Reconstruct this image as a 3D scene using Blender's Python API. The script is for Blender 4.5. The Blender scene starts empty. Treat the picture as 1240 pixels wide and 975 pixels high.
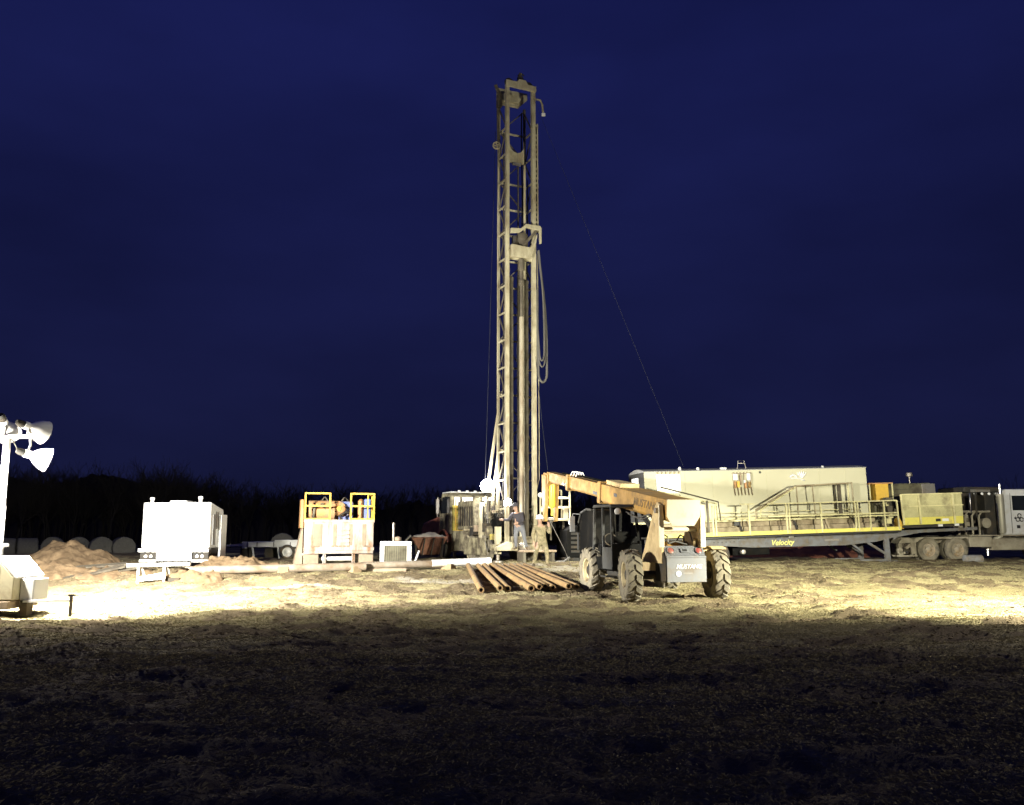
import bpy, bmesh, math, random
import numpy as np
from mathutils import Vector, Matrix, Euler
R = math.radians
S = bpy.context.scene
COL = S.collection
random.seed(7)

# ------------------------------------------------------------------ camera
cam_data = bpy.data.cameras.new('camera')
cam = bpy.data.objects.new('camera', cam_data); COL.objects.link(cam)
cam.location = (0, 0, 1.7)
cam.rotation_euler = (R(90 + 8.395), 0, 0)
cam_data.sensor_fit = 'HORIZONTAL'
cam_data.sensor_width = 36.0
cam_data.lens = 36.0 * 1074 / 1240
cam_data.clip_start = 0.1
cam_data.clip_end = 4000
S.camera = cam

# ------------------------------------------------------------------ world: dusk sky
SUN_EL, SUN_ROT = R(-2.0), R(200)
W = bpy.data.worlds.new('World'); S.world = W; W.use_nodes = True
nt = W.node_tree; nt.nodes.clear()
out = nt.nodes.new('ShaderNodeOutputWorld')
sky = nt.nodes.new('ShaderNodeTexSky')
sky.sky_type = 'NISHITA'; sky.sun_disc = False
sky.sun_elevation = SUN_EL; sky.sun_rotation = SUN_ROT
sky.air_density = 1.0; sky.dust_density = 0.3; sky.ozone_density = 4.0
bg = nt.nodes.new('ShaderNodeBackground'); bg.inputs['Strength'].default_value = 0.03
nt.links.new(sky.outputs['Color'], bg.inputs['Color'])
# overcast dusk cloud deck over the clear sky: brightest overhead, streaked by thin cloud
tc = nt.nodes.new('ShaderNodeTexCoord')
sx = nt.nodes.new('ShaderNodeSeparateXYZ'); nt.links.new(tc.outputs['Generated'], sx.inputs['Vector'])
ov = nt.nodes.new('ShaderNodeMapRange')
ov.inputs['From Min'].default_value = 0.0; ov.inputs['From Max'].default_value = 0.62
nt.links.new(sx.outputs['Z'], ov.inputs['Value'])
mp = nt.nodes.new('ShaderNodeMapping'); mp.inputs['Scale'].default_value = (1.0, 1.0, 2.6)
mp.inputs['Rotation'].default_value = (0, R(8), 0)
nz = nt.nodes.new('ShaderNodeTexNoise'); nz.inputs['Scale'].default_value = 2.2; nz.inputs['Detail'].default_value = 4
nz.inputs['Roughness'].default_value = .5
rmp = nt.nodes.new('ShaderNodeMapRange')
rmp.inputs['From Min'].default_value = 0.3; rmp.inputs['From Max'].default_value = 0.7
rmp.inputs['To Min'].default_value = 0.76; rmp.inputs['To Max'].default_value = 1.26
mm = nt.nodes.new('ShaderNodeMix'); mm.data_type = 'RGBA'
mm.inputs['A'].default_value = (.0072, .0087, .035, 1); mm.inputs['B'].default_value = (.0084, .0114, .081, 1)
nt.links.new(tc.outputs['Generated'], mp.inputs['Vector']); nt.links.new(mp.outputs['Vector'], nz.inputs['Vector'])
nt.links.new(nz.outputs['Fac'], rmp.inputs['Value'])
nt.links.new(ov.outputs['Result'], mm.inputs['Factor'])
cb_ = nt.nodes.new('ShaderNodeBackground'); nt.links.new(mm.outputs['Result'], cb_.inputs['Color'])
nt.links.new(rmp.outputs['Result'], cb_.inputs['Strength'])
ms = nt.nodes.new('ShaderNodeMixShader'); ms.inputs['Fac'].default_value = .96
nt.links.new(bg.outputs['Background'], ms.inputs[1]); nt.links.new(cb_.outputs['Background'], ms.inputs[2])
nt.links.new(ms.outputs['Shader'], out.inputs['Surface'])

# ------------------------------------------------------------------ exposure / render settings
S.view_settings.view_transform = 'Standard'
S.view_settings.look = 'None'
S.view_settings.exposure = 0.0
S.view_settings.gamma = 1.0
S.view_settings.use_curve_mapping = False
S.render.engine = 'CYCLES'
S.cycles.use_denoising = True
S.cycles.max_bounces = 5
S.cycles.diffuse_bounces = 2
S.cycles.glossy_bounces = 2
S.cycles.transmission_bounces = 3
S.cycles.sample_clamp_indirect = 4.0
S.cycles.use_adaptive_sampling = True
S.cycles.adaptive_threshold = 0.015
S.cycles.caustics_reflective = False
S.cycles.caustics_refractive = False

# ------------------------------------------------------------------ materials
def mat(name, col, rough=.6, metal=0.0, var=.18, scale=4.0, dirt=None, amt=.0, dscale=2.0, stretch=(1, 1, 1),
        bump=0.0, bscale=30.0, soft=.12, spec=.5):
    m = bpy.data.materials.new(name); m.use_nodes = True
    t = m.node_tree; b = t.nodes['Principled BSDF']
    b.inputs['Roughness'].default_value = rough; b.inputs['Metallic'].default_value = metal
    b.inputs['Specular IOR Level'].default_value = spec
    co = t.nodes.new('ShaderNodeTexCoord')
    mpn = t.nodes.new('ShaderNodeMapping'); mpn.inputs['Scale'].default_value = stretch
    t.links.new(co.outputs['Object'], mpn.inputs['Vector'])
    n1 = t.nodes.new('ShaderNodeTexNoise'); n1.inputs['Scale'].default_value = scale
    n1.inputs['Detail'].default_value = 6; n1.inputs['Roughness'].default_value = .6
    t.links.new(mpn.outputs['Vector'], n1.inputs['Vector'])
    mx = t.nodes.new('ShaderNodeMix'); mx.data_type = 'RGBA'
    mx.inputs['A'].default_value = (*[c * (1 - var) for c in col], 1)
    mx.inputs['B'].default_value = (*[min(1, c * (1 + var)) for c in col], 1)
    t.links.new(n1.outputs['Fac'], mx.inputs['Factor'])
    last = mx.outputs['Result']
    if dirt is not None and amt > 0:
        n2 = t.nodes.new('ShaderNodeTexNoise'); n2.inputs['Scale'].default_value = dscale
        n2.inputs['Detail'].default_value = 8; n2.inputs['Roughness'].default_value = .65
        t.links.new(mpn.outputs['Vector'], n2.inputs['Vector'])
        r = t.nodes.new('ShaderNodeMapRange')
        th = .72 - .45 * amt
        r.inputs['From Min'].default_value = th - soft; r.inputs['From Max'].default_value = th + soft
        t.links.new(n2.outputs['Fac'], r.inputs['Value'])
        m2 = t.nodes.new('ShaderNodeMix'); m2.data_type = 'RGBA'
        m2.inputs['B'].default_value = (*dirt, 1)
        t.links.new(last, m2.inputs['A']); t.links.new(r.outputs['Result'], m2.inputs['Factor'])
        last = m2.outputs['Result']
        rr = t.nodes.new('ShaderNodeMapRange')
        rr.inputs['To Min'].default_value = rough; rr.inputs['To Max'].default_value = min(1, rough + .35)
        t.links.new(r.outputs['Result'], rr.inputs['Value']); t.links.new(rr.outputs['Result'], b.inputs['Roughness'])
    t.links.new(last, b.inputs['Base Color'])
    if bump > 0:
        n3 = t.nodes.new('ShaderNodeTexNoise'); n3.inputs['Scale'].default_value = bscale; n3.inputs['Detail'].default_value = 6
        t.links.new(co.outputs['Object'], n3.inputs['Vector'])
        bp = t.nodes.new('ShaderNodeBump'); bp.inputs['Strength'].default_value = bump; bp.inputs['Distance'].default_value = .03
        t.links.new(n3.outputs['Fac'], bp.inputs['Height']); t.links.new(bp.outputs['Normal'], b.inputs['Normal'])
    return m

def emit(name, col, strength):
    m = bpy.data.materials.new(name); m.use_nodes = True
    b = m.node_tree.nodes['Principled BSDF']
    b.inputs['Base Color'].default_value = (.8, .8, .8, 1)
    b.inputs['Emission Color'].default_value = (*col, 1); b.inputs['Emission Strength'].default_value = strength
    return m

MUD = (.17, .125, .075)
CLAY = (.30, .22, .13)
M = dict(
    boom=mat('boom_yellow_paint', (.43, .245, .055), .6, var=.2, dirt=(.26, .17, .075), amt=.42, dscale=3),
    telepale=mat('lamplit_cream_paint', (.76, .68, .48), .5, var=.08, dirt=(.55, .44, .27), amt=.2),  # paler copy of the machine paint, with the lamp glare put into the colour
    tele=mat('faded_cream_yellow_paint', (.62, .48, .25), .6, var=.15, dirt=(.40, .29, .15), amt=.36, dscale=3),
    cylyel=mat('bright_yellow_paint', (.85, .55, .06), .35),
    black=mat('black_paint', (.004, .004, .004), .7, dirt=(.016, .014, .011), amt=.25, spec=.1),
    dark=mat('dark_machinery', (.028, .027, .025), .7, dirt=(.075, .058, .038), amt=.35, spec=.3),
    grey=mat('grey_paint', (.26, .265, .27), .5, dirt=MUD, amt=.25),
    cabgrey=mat('cab_post_grey', (.05, .051, .05), .6, dirt=(.05, .045, .035), amt=.3, spec=.3),
    plate=mat('galvanised_plate', (.17, .175, .19), .5, metal=.2, dirt=MUD, amt=.28, bump=.15, bscale=60),
    rubber=mat('muddy_rubber', (.055, .052, .047), .9, dirt=(.20, .175, .125), amt=.72, dscale=5, bump=.3),
    rubber_dark=mat('dark_rubber', (.03, .03, .03), .85, dirt=MUD, amt=.45, dscale=4),
    rim=mat('rim_cream', (.62, .52, .30), .5, dirt=MUD, amt=.4),
    rimgrey=mat('rim_muddy_grey', (.30, .28, .23), .6, dirt=CLAY, amt=.5),
    rimwhite=mat('rim_white', (.75, .74, .70), .5, dirt=CLAY, amt=.15),
    red=mat('red_lens', (.26, .055, .05), .3, dirt=CLAY, amt=.3),
    white=mat('white_paint', (.72, .72, .70), .4, var=.06, dirt=CLAY, amt=.12),
    whiteenamel=mat('white_enamel', (.80, .80, .78), .3, var=.04),
    whitemark=mat('white_lettering', (.85, .85, .85), .5, var=.02),
    fadedmark=mat('faded_lettering', (.09, .065, .04), .7, dirt=(.3, .2, .09), amt=.4, dscale=9),
    blackmark=mat('black_lettering', (.02, .02, .02), .5, var=.02),
    yellowmark=mat('yellow_lettering', (.85, .80, .22), .5, var=.05),
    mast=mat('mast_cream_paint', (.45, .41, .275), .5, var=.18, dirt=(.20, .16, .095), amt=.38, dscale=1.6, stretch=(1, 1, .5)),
    mastdk=mat('mast_shaded_steel', (.115, .10, .07), .55, dirt=(.06, .048, .034), amt=.45, dscale=2),  # dark copy of the mast paint, interior shade in its colour; also dark steel
    steel=mat('bare_steel', (.34, .32, .29), .38, metal=.6, dirt=MUD, amt=.3),
    drillpipe=mat('drill_pipe_steel', (.36, .325, .235), .55, metal=.1, dirt=(.18, .12, .07), amt=.35, stretch=(1, 1, .35)),
    rust=mat('rusty_pipe', (.25, .165, .07), .9, var=.3, dirt=(.16, .09, .04), amt=.42, dscale=3, bump=.2),
    greypipe=mat('muddy_grey_pipe', (.27, .24, .19), .6, dirt=(.16, .11, .065), amt=.5, dscale=1.5),
    hose=mat('rubber_hose', (.10, .095, .085), .55),
    rigtan=mat('rig_tan_paint', (.36, .325, .205), .6, var=.25, dirt=(.075, .06, .04), amt=.58, dscale=2.2),
    rigyel=mat('rig_yellow_paint', (.60, .52, .10), .5, dirt=MUD, amt=.35),
    maroon=mat('maroon_paint', (.30, .085, .05), .45, dirt=(.16, .09, .06), amt=.35),
    rail=mat('safety_yellow_paint', (.66, .41, .06), .5, dirt=CLAY, amt=.12),
    orange=mat('orange_machine_paint', (.55, .27, .10), .55, var=.2, dirt=CLAY, amt=.35),
    blue=mat('blue_machine_paint', (.10, .16, .42), .45, dirt=CLAY, amt=.25),
    rustred=mat('rust_red_steel', (.24, .105, .06), .8, var=.3, dirt=(.12, .06, .04), amt=.45, dscale=4, bump=.3),
    rustwhite=mat('rust_stained_white', (.46, .44, .40), .55, var=.12, dirt=(.27, .15, .075), amt=.36, dscale=1.8, stretch=(1.6, 1.6, .45)),
    browngrey=mat('mud_caked_steel', (.28, .215, .15), .75, dirt=(.40, .31, .21), amt=.35),
    house=mat('house_cream_siding', (.60, .58, .41), .55, var=.05, scale=1.2, dirt=(.54, .51, .35), amt=.25, dscale=.6, soft=.25),
    roof=mat('house_roof_metal', (.30, .30, .29), .55),
    deckyel=mat('deck_edge_yellow', (.74, .66, .14), .5, dirt=CLAY, amt=.18),
    railcream=mat('railing_pale_yellow', (.68, .63, .34), .5, dirt=MUD, amt=.25),
    skirt=mat('skirt_tan_plate', (.36, .30, .19), .65, dirt=MUD, amt=.3),
    frame=mat('trailer_grey_frame', (.15, .155, .165), .6, dirt=(.13, .11, .08), amt=.42, dscale=3, spec=.3),
    mesh=mat('screen_mesh_yellow', (.31, .30, .15), .7, dirt=(.24, .23, .12), amt=.3, soft=.3),
    olive=mat('olive_engine', (.16, .15, .09), .6, dirt=(.07, .06, .04), amt=.4),
    truckmud=mat('mud_covered_truck_parts', (.33, .30, .225), .75, dirt=(.20, .17, .12), amt=.45),
    truckwhite=mat('truck_white_paint', (.66, .66, .66), .3, var=.04, dirt=(.5, .47, .4), amt=.25),
    chrome=mat('stack_chrome', (.75, .74, .72), .18, metal=1.0, var=.05),
    stackmud=mat('muddy_muffler', (.38, .36, .29), .5, metal=.3),
    glass=mat('dark_glass', (.012, .014, .018), .08, var=.1),
    cart=mat('cart_beige_paint', (.58, .53, .36), .5, dirt=CLAY, amt=.2),
    grille=mat('grille_dark', (.06, .06, .055), .6),
    dirt=mat('dug_earth', (.205, .145, .085), .95, var=.35, scale=2.5, dirt=(.125, .085, .05), amt=.5, dscale=3.5, bump=1.0, bscale=9, spec=.1),
    reddirt=mat('red_clay', (.30, .12, .075), .95, var=.35, bump=.6, bscale=10, spec=.1),
    hay=mat('weathered_hay', (.12, .115, .105), .95, var=.35, scale=9, bump=.8, bscale=24, spec=.1),
    bark=mat('winter_bark', (.035, .031, .028), .95, spec=.1),
    wood=mat('timber_block', (.30, .22, .13), .85, var=.3, scale=8),
    wire=mat('steel_wire', (.03, .032, .04), .8, spec=.1),
    skin=mat('skin', (.30, .185, .13), .6),
    tan=mat('tan_work_clothes', (.25, .205, .12), .9, var=.35, scale=9, dirt=(.10, .09, .05), amt=.45, dscale=7, bump=.4),
    jeans=mat('grey_blue_jeans', (.13, .135, .15), .9, var=.25, scale=7, bump=.4),
    hoodie=mat('charcoal_hoodie', (.035, .032, .04), .9, var=.3, scale=8, bump=.4),
    paletan=mat('pale_work_trousers', (.36, .32, .24), .9, var=.3, scale=7, bump=.4),
    boot=mat('work_boot', (.06, .045, .03), .8, dirt=MUD, amt=.4),
    straw=mat('dry_straw', (.30, .26, .145), .9, var=.35, scale=3, spec=.15),
    clod=mat('mud_clod', (.17, .13, .075), .95, var=.35, scale=3, bump=.5, spec=.15),
    slurry=mat('pale_slurry', (.46, .42, .34), .6, var=.2, scale=2, bump=.3, bscale=8),
)
E_LAMP = emit('lamp_glow', (1.0, .97, .90), 60)
E_GLOBE = emit('globe_glow', (1.0, .97, .92), 150)
E_SMALL = emit('small_lamp_glow', (1.0, .97, .92), 12)
E_WIN = emit('lit_window', (1.0, .98, .88), 2.2)

# ------------------------------------------------------------------ mesh helpers
class MB:
    def __init__(s): s.v = []; s.f = []
    def add(s, vs, fs):
        o = len(s.v); s.v.extend([tuple(p) for p in vs]); s.f.extend([tuple(i + o for i in f) for f in fs]); return s
    def hexa(s, p):
        return s.add(p, [(0, 3, 2, 1), (4, 5, 6, 7), (0, 1, 5, 4), (1, 2, 6, 5), (2, 3, 7, 6), (3, 0, 4, 7)])
    def box(s, x0, x1, y0, y1, z0, z1):
        return s.hexa([(x0, y0, z0), (x1, y0, z0), (x1, y1, z0), (x0, y1, z0), (x0, y0, z1), (x1, y0, z1), (x1, y1, z1), (x0, y1, z1)])
    def bar(s, a, b, w, h=None, up=(0, 0, 1)):
        a, b = Vector(a), Vector(b); h = h or w; d = (b - a).normalized(); up = Vector(up)
        if abs(d.dot(up)) > .98: up = Vector((0, 1, 0))
        sd = d.cross(up).normalized() * (w / 2); u = sd.cross(d).normalized() * (h / 2)
        return s.hexa([a - sd - u, a + sd - u, b + sd - u, b - sd - u, a - sd + u, a + sd + u, b + sd + u, b - sd + u])
    def path(s, pts, r, n=8, caps=True):
        pts = [Vector(p) for p in pts]; k = len(pts)
        rs = r if isinstance(r, (list, tuple)) else [r] * k
        d0 = (pts[1] - pts[0]).normalized()
        ref = Vector((0, 0, 1)) if abs(d0.z) < .9 else Vector((1, 0, 0))
        vs = []; fs = []
        for i in range(k):
            d = (pts[min(i + 1, k - 1)] - pts[max(i - 1, 0)]).normalized()
            a = d.cross(ref).normalized(); b = a.cross(d).normalized(); ref = b
            for j in range(n):
                t = 2 * math.pi * j / n
                vs.append(pts[i] + (a * math.cos(t) + b * math.sin(t)) * rs[i])
        for i in range(k - 1):
            for j in range(n):
                fs.append((i * n + j, i * n + (j + 1) % n, (i + 1) * n + (j + 1) % n, (i + 1) * n + j))
        if caps:
            fs.append(tuple(range(n - 1, -1, -1))); fs.append(tuple((k - 1) * n + j for j in range(n)))
        return s.add(vs, fs)
    def tube(s, a, b, r, n=10, r2=None):
        return s.path([a, b], [r, r if r2 is None else r2], n)
    def lathe(s, prof, o=(0, 0, 0), ax=(0, 0, 1), n=20, close=False, caps=True):
        o = Vector(o); ax = Vector(ax).normalized()
        ref = Vector((0, 0, 1)) if abs(ax.z) < .9 else Vector((1, 0, 0))
        a = ax.cross(ref).normalized(); b = ax.cross(a).normalized(); k = len(prof); vs = []; fs = []
        for r, t in prof:
            for j in range(n):
                an = 2 * math.pi * j / n
                vs.append(o + ax * t + (a * math.cos(an) + b * math.sin(an)) * r)
        for i in range(k if close else k - 1):
            i2 = (i + 1) % k
            for j in range(n):
                fs.append((i * n + j, i * n + (j + 1) % n, i2 * n + (j + 1) % n, i2 * n + j))
        if not close and caps:
            if prof[0][0] > 1e-6: fs.append(tuple(range(n - 1, -1, -1)))
            if prof[-1][0] > 1e-6: fs.append(tuple((k - 1) * n + j for j in range(n)))
        return s.add(vs, fs)
    def prism(s, poly, axis, a, b):
        def p(q, t):
            return (t, q[0], q[1]) if axis == 'x' else ((q[0], t, q[1]) if axis == 'y' else (q[0], q[1], t))
        n = len(poly)
        vs = [p(q, a) for q in poly] + [p(q, b) for q in poly]
        fs = [tuple(range(n)), tuple(range(2 * n - 1, n - 1, -1))] + [(i, (i + 1) % n, n + (i + 1) % n, n + i) for i in range(n)]
        return s.add(vs, fs)
    def build(s, name, m, parent=None, bevel=0.0, loc=None, rot=None, angle=35):
        me = bpy.data.meshes.new(name); me.from_pydata(s.v, [], s.f)
        bm = bmesh.new(); bm.from_mesh(me)
        bmesh.ops.remove_doubles(bm, verts=bm.verts, dist=1e-6)
        bmesh.ops.recalc_face_normals(bm, faces=bm.faces)
        bm.to_mesh(me); bm.free()
        for p in me.polygons: p.use_smooth = True
        me.set_sharp_from_angle(angle=R(angle))
        me.materials.append(M[m] if isinstance(m, str) else m)
        o = bpy.data.objects.new(name, me); COL.objects.link(o)
        if parent is not None: o.parent = parent
        if loc is not None: o.location = loc
        if rot is not None: o.rotation_euler = rot
        if bevel > 0:
            bv = o.modifiers.new('bevel', 'BEVEL'); bv.width = bevel; bv.segments = 2; bv.limit_method = 'ANGLE'
        return o

def tag(o, label=None, cat=None, group=None, kind=None):
    if label: o['label'] = label
    if cat: o['category'] = cat
    if group: o['group'] = group
    if kind: o['kind'] = kind
    return o
def thing(name, label, cat, loc=(0, 0, 0), rz=0, group=None, rot=None):
    o = bpy.data.objects.new(name, None); COL.objects.link(o); o.empty_display_size = .3
    o.location = loc; o.rotation_euler = rot if rot is not None else (0, 0, R(rz))
    return tag(o, label, cat, group)
def copy_tree(o, parent=None):
    c = o.copy(); COL.objects.link(c); c.parent = parent
    for ch in list(o.children): copy_tree(ch, c)
    return c
def text(body, size, m, parent, loc, rot, name='lettering', ext=.004, shear=0.0, xs=1.0):
    cu = bpy.data.curves.new(name, 'FONT'); cu.body = body; cu.size = size; cu.extrude = ext
    cu.align_x = 'CENTER'; cu.align_y = 'CENTER'; cu.shear = shear; cu.offset = size * .012
    t = bpy.data.objects.new(name + '_curve', cu); COL.objects.link(t)
    dg = bpy.context.evaluated_depsgraph_get(); dg.update()
    me = bpy.data.meshes.new_from_object(t.evaluated_get(dg))
    bpy.data.objects.remove(t); bpy.data.curves.remove(cu)
    me.name = name; me.materials.clear(); me.materials.append(M[m])
    o = bpy.data.objects.new(name, me); COL.objects.link(o); o.parent = parent
    o.location = loc; o.rotation_euler = rot; o.scale = (xs, 1, 1)
    return o
def spot(parent, loc, direction, power, size=160, blend=.2, col=(1, .95, .82), radius=.12):
    d = bpy.data.lights.new('lamp_light', 'SPOT'); d.energy = power; d.spot_size = R(size); d.spot_blend = blend
    d.color = col; d.shadow_soft_size = radius
    o = bpy.data.objects.new('lamp_light', d); COL.objects.link(o); o.parent = parent; o.location = loc
    o.rotation_euler = Vector(direction).to_track_quat('-Z', 'Y').to_euler()
    return o
def point(parent, loc, power, col=(1, .96, .88), radius=.1):
    d = bpy.data.lights.new('lamp_light', 'POINT'); d.energy = power; d.color = col; d.shadow_soft_size = radius
    o = bpy.data.objects.new('lamp_light', d); COL.objects.link(o); o.parent = parent; o.location = loc
    return o

def make_wheel(parent, loc, Rr, Wd, rimR, side, tyre_m, rim_m, lugs=0, steer=0, hub_m=None):
    """axle along local x; side=-1 outer face towards -x"""
    w = MB().lathe([(0, -.02), (rimR * (.86 if lugs else .45), -.02), (rimR * (.84 if lugs else .44), Wd * .10), (rimR * .42, Wd * .12), (rimR * .42, Wd * .28), (rimR * .28, Wd * .34), (0, Wd * .34)], ax=(side, 0, 0), n=16)
    hub = w.build('wheel', hub_m or rim_m, parent, loc=loc, rot=(0, 0, R(steer)))
    t = MB(); h = Wd / 2
    prof = [(rimR, -h * .82), (rimR * 1.10, -h * .96), (Rr * .80, -h * 1.0), (Rr * .93, -h * .94), (Rr * .975, -h * .80), (Rr * .985, 0),
            (Rr * .975, h * .80), (Rr * .93, h * .94), (Rr * .80, h), (rimR * 1.10, h * .96), (rimR, h * .82)]
    t.lathe(prof, ax=(1, 0, 0), n=44, close=True)
    if lugs:
        for k in range(lugs):
            for sgn in (-1, 1):
                a0 = 2 * math.pi * (k + (.5 if sgn > 0 else 0)) / lugs
                da = 2 * math.pi / lugs * .62; la = 2 * math.pi / lugs * .26
                ring = []
                for (xx, aa, rr) in ((0.02 * sgn, da, 1.0), (sgn * h * .55, da * .55, 1.0), (sgn * h * 1.0, da * .05, .955), (sgn * h * 1.02, 0, .86)):
                    ring.append((xx, a0 + aa, Rr * rr))
                vs = []
                for (xx, aa, rr) in ring:
                    for dr in (-.06 * Rr, .035 * Rr):
                        for d2 in (-la, la):
                            q = aa + d2
                            vs.append((xx, (rr + dr) * math.sin(q), (rr + dr) * math.cos(q)))
                fs = []
                for i in range(3):
                    b0, b1 = i * 4, (i + 1) * 4
                    for (p, q) in ((0, 1), (1, 3), (3, 2), (2, 0)):
                        fs.append((b0 + p, b0 + q, b1 + q, b1 + p))
                fs += [(0, 1, 3, 2), (12, 14, 15, 13)]
                t.add(vs, fs)
    t.build('tyre', tyre_m, hub)
    inner = .80 if lugs else .40
    r = MB().lathe([(rimR * 1.02, h * .80), (rimR * .99, h * .86), (rimR * .93, h * .80), (rimR * .86, h * .30), (rimR * inner, h * .22)], ax=(side, 0, 0), n=28, caps=False)
    ro = r.build('rim', rim_m, hub)
    return hub
# ------------------------------------------------------------------ terrain
def _hash(ix, iy, seed):
    n = (ix.astype(np.int64) * 374761393 + iy.astype(np.int64) * 668265263 + seed * 1442695041) & 0x7fffffff
    n = ((n ^ (n >> 13)) * 1274126177) & 0x7fffffff
    return ((n ^ (n >> 16)) & 0xffff) / 65535.0
def vnoise(x, y, sc, seed):
    x = np.asarray(x, float) / sc; y = np.asarray(y, float) / sc
    ix = np.floor(x); iy = np.floor(y); fx = x - ix; fy = y - iy
    fx = fx * fx * (3 - 2 * fx); fy = fy * fy * (3 - 2 * fy)
    a = _hash(ix, iy, seed); b = _hash(ix + 1, iy, seed); c = _hash(ix, iy + 1, seed); d = _hash(ix + 1, iy + 1, seed)
    return (a * (1 - fx) + b * fx) * (1 - fy) + (c * (1 - fx) + d * fx) * fy - .5
def sst(a, b, t):
    t = np.clip((t - a) / (b - a), 0, 1); return t * t * (3 - 2 * t)
def gbase(x, y):
    x = np.asarray(x, float); y = np.asarray(y, float)
    z = .47 * sst(24.5, 31.5, y) + .08 * sst(33, 40, y) - .62 * sst(52, 64, y)
    z = z - .10 * sst(15, 5, y) * 0
    return z
RUTS = ((17.9, .05), (19.7, .05), (21.3, -.04), (23.0, -.04), (27.2, .03), (28.9, .03), (14.2, .10), (15.9, .10))   # vehicle tracks across the field
def mudmask(x, y):
    x = np.asarray(x, float); y = np.asarray(y, float)
    def blob(cx, cy, rx, ry): return np.exp(-(((x - cx) / rx) ** 2 + ((y - cy) / ry) ** 2))
    m = blob(4.0, 25.0, 3.2, 2.6) + .9 * blob(-1.5, 26.6, 4.5, 1.2) + .8 * blob(.5, 31.5, 5, 3) + .7 * blob(6.5, 22.6, 3.0, 1.0)
    m = m + .5 * blob(9.5, 23.2, 2.0, .5) + .8 * blob(-12, 30, 6, 2.5) + .35 * sst(30, 34, y)
    m = m + 1.0 * vnoise(x * .5, y, 3.6, 13) + 1.2 * vnoise(x * .7, y, 1.7, 11)
    for y0, sl in RUTS: m = m + .55 * np.exp(-((y - y0 - sl * x - .25 * np.sin(x * .33 + y0)) / .26) ** 2) + .8 * vnoise(x, y, .5, 12)
    return np.clip(m, 0, 1)
def gz(x, y, fine=True):
    z = gbase(x, y)
    near = 1 - sst(60, 90, np.asarray(y, float)) * .6
    z = z + near * (.10 * vnoise(x, y, 4.3, 1) + .05 * vnoise(x, y, 1.6, 2))
    if fine:
        k = .65 + .8 * mudmask(x, y)
        z = z + near * k * (.10 * vnoise(np.asarray(x) * .6, y, .62, 3) + .085 * vnoise(np.asarray(x) * .75, y, .28, 4) + .045 * vnoise(x, y, .14, 5))
        for y0, sl in RUTS:
            z = z - .05 * np.exp(-((np.asarray(y, float) - y0 - sl * np.asarray(x, float) - .25 * np.sin(np.asarray(x, float) * .33 + y0)) / .20) ** 2) * (vnoise(x, y, 2.5, 15) + .7)
        # wheel ruts that the telehandler pressed into the soft field
        for off in (-1.17, 1.17):
            d = (np.asarray(x) - (4.2 + off * .974 - (np.asarray(y) - 23.6) * .231))
            msk = np.exp(-(d / .22) ** 2) * sst(19.5, 21.5, np.asarray(y, float)) * (1 - sst(26, 29, np.asarray(y, float)))
            z = z - .035 * msk
    return z
def axis(segs):
    out = []
    for a, b, st in segs:
        n = max(1, int(round((b - a) / st))); out.extend(np.linspace(a, b, n, endpoint=False).tolist())
    out.append(segs[-1][1]); return np.array(out)
xs = axis([(-1500, -300, 200), (-300, -60, 20), (-60, -22, 1.2), (-22, 24, .085), (24, 62, 1.2), (62, 300, 20), (300, 1500, 200)])
ys = axis([(-300, -20, 40), (-20, 2, 2), (2, 12, .10), (12, 30, .075), (30, 46, .16), (46, 100, 1.2), (100, 300, 20), (300, 2500, 200)])
gx, gy = np.meshgrid(xs, ys)
gzv = gz(gx, gy)
V = np.stack([gx.ravel(), gy.ravel(), gzv.ravel()], 1)
nx, ny = len(xs), len(ys)
idx = np.arange(nx * ny).reshape(ny, nx)
F = np.stack([idx[:-1, :-1].ravel(), idx[:-1, 1:].ravel(), idx[1:, 1:].ravel(), idx[1:, :-1].ravel()], 1)
def np_mesh(name, V, F, m, smooth=True):
    me = bpy.data.meshes.new(name); k = F.shape[1]
    me.vertices.add(len(V)); me.vertices.foreach_set('co', V.astype(np.float32).ravel())
    me.loops.add(F.size); me.loops.foreach_set('vertex_index', F.astype(np.int32).ravel())
    me.polygons.add(len(F)); me.polygons.foreach_set('loop_start', np.arange(0, F.size, k, dtype=np.int32))
    me.polygons.foreach_set('use_smooth', np.full(len(F), smooth, dtype=bool))
    me.update(calc_edges=True); me.validate()
    me.materials.append(m)
    o = bpy.data.objects.new(name, me); COL.objects.link(o); return o
# field material: straw stubble over mud (mask is a property of the place: where the soil was churned)
gm = bpy.data.materials.new('field_ground'); gm.use_nodes = True
t = gm.node_tree; b = t.nodes['Principled BSDF']
b.inputs['Roughness'].default_value = .95; b.inputs['Specular IOR Level'].default_value = .12
at_ = t.nodes.new('ShaderNodeAttribute'); at_.attribute_name = 'mud'
co = t.nodes.new('ShaderNodeTexCoord')
def tnoise(sc, det=6, rough=.6, stretch=None):
    n = t.nodes.new('ShaderNodeTexNoise'); n.inputs['Scale'].default_value = sc; n.inputs['Detail'].default_value = det
    n.inputs['Roughness'].default_value = rough
    if stretch:
        q = t.nodes.new('ShaderNodeMapping'); q.inputs['Scale'].default_value = stretch
        t.links.new(co.outputs['Object'], q.inputs['Vector']); t.links.new(q.outputs['Vector'], n.inputs['Vector'])
    else: t.links.new(co.outputs['Object'], n.inputs['Vector'])
    return n
def tmix(a, bb, f):
    n = t.nodes.new('ShaderNodeMix'); n.data_type = 'RGBA'
    for k, v in (('A', a), ('B', bb)):
        if isinstance(v, tuple): n.inputs[k].default_value = (*v, 1)
        else: t.links.new(v, n.inputs[k])
    t.links.new(f, n.inputs['Factor']); return n.outputs['Result']
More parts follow.
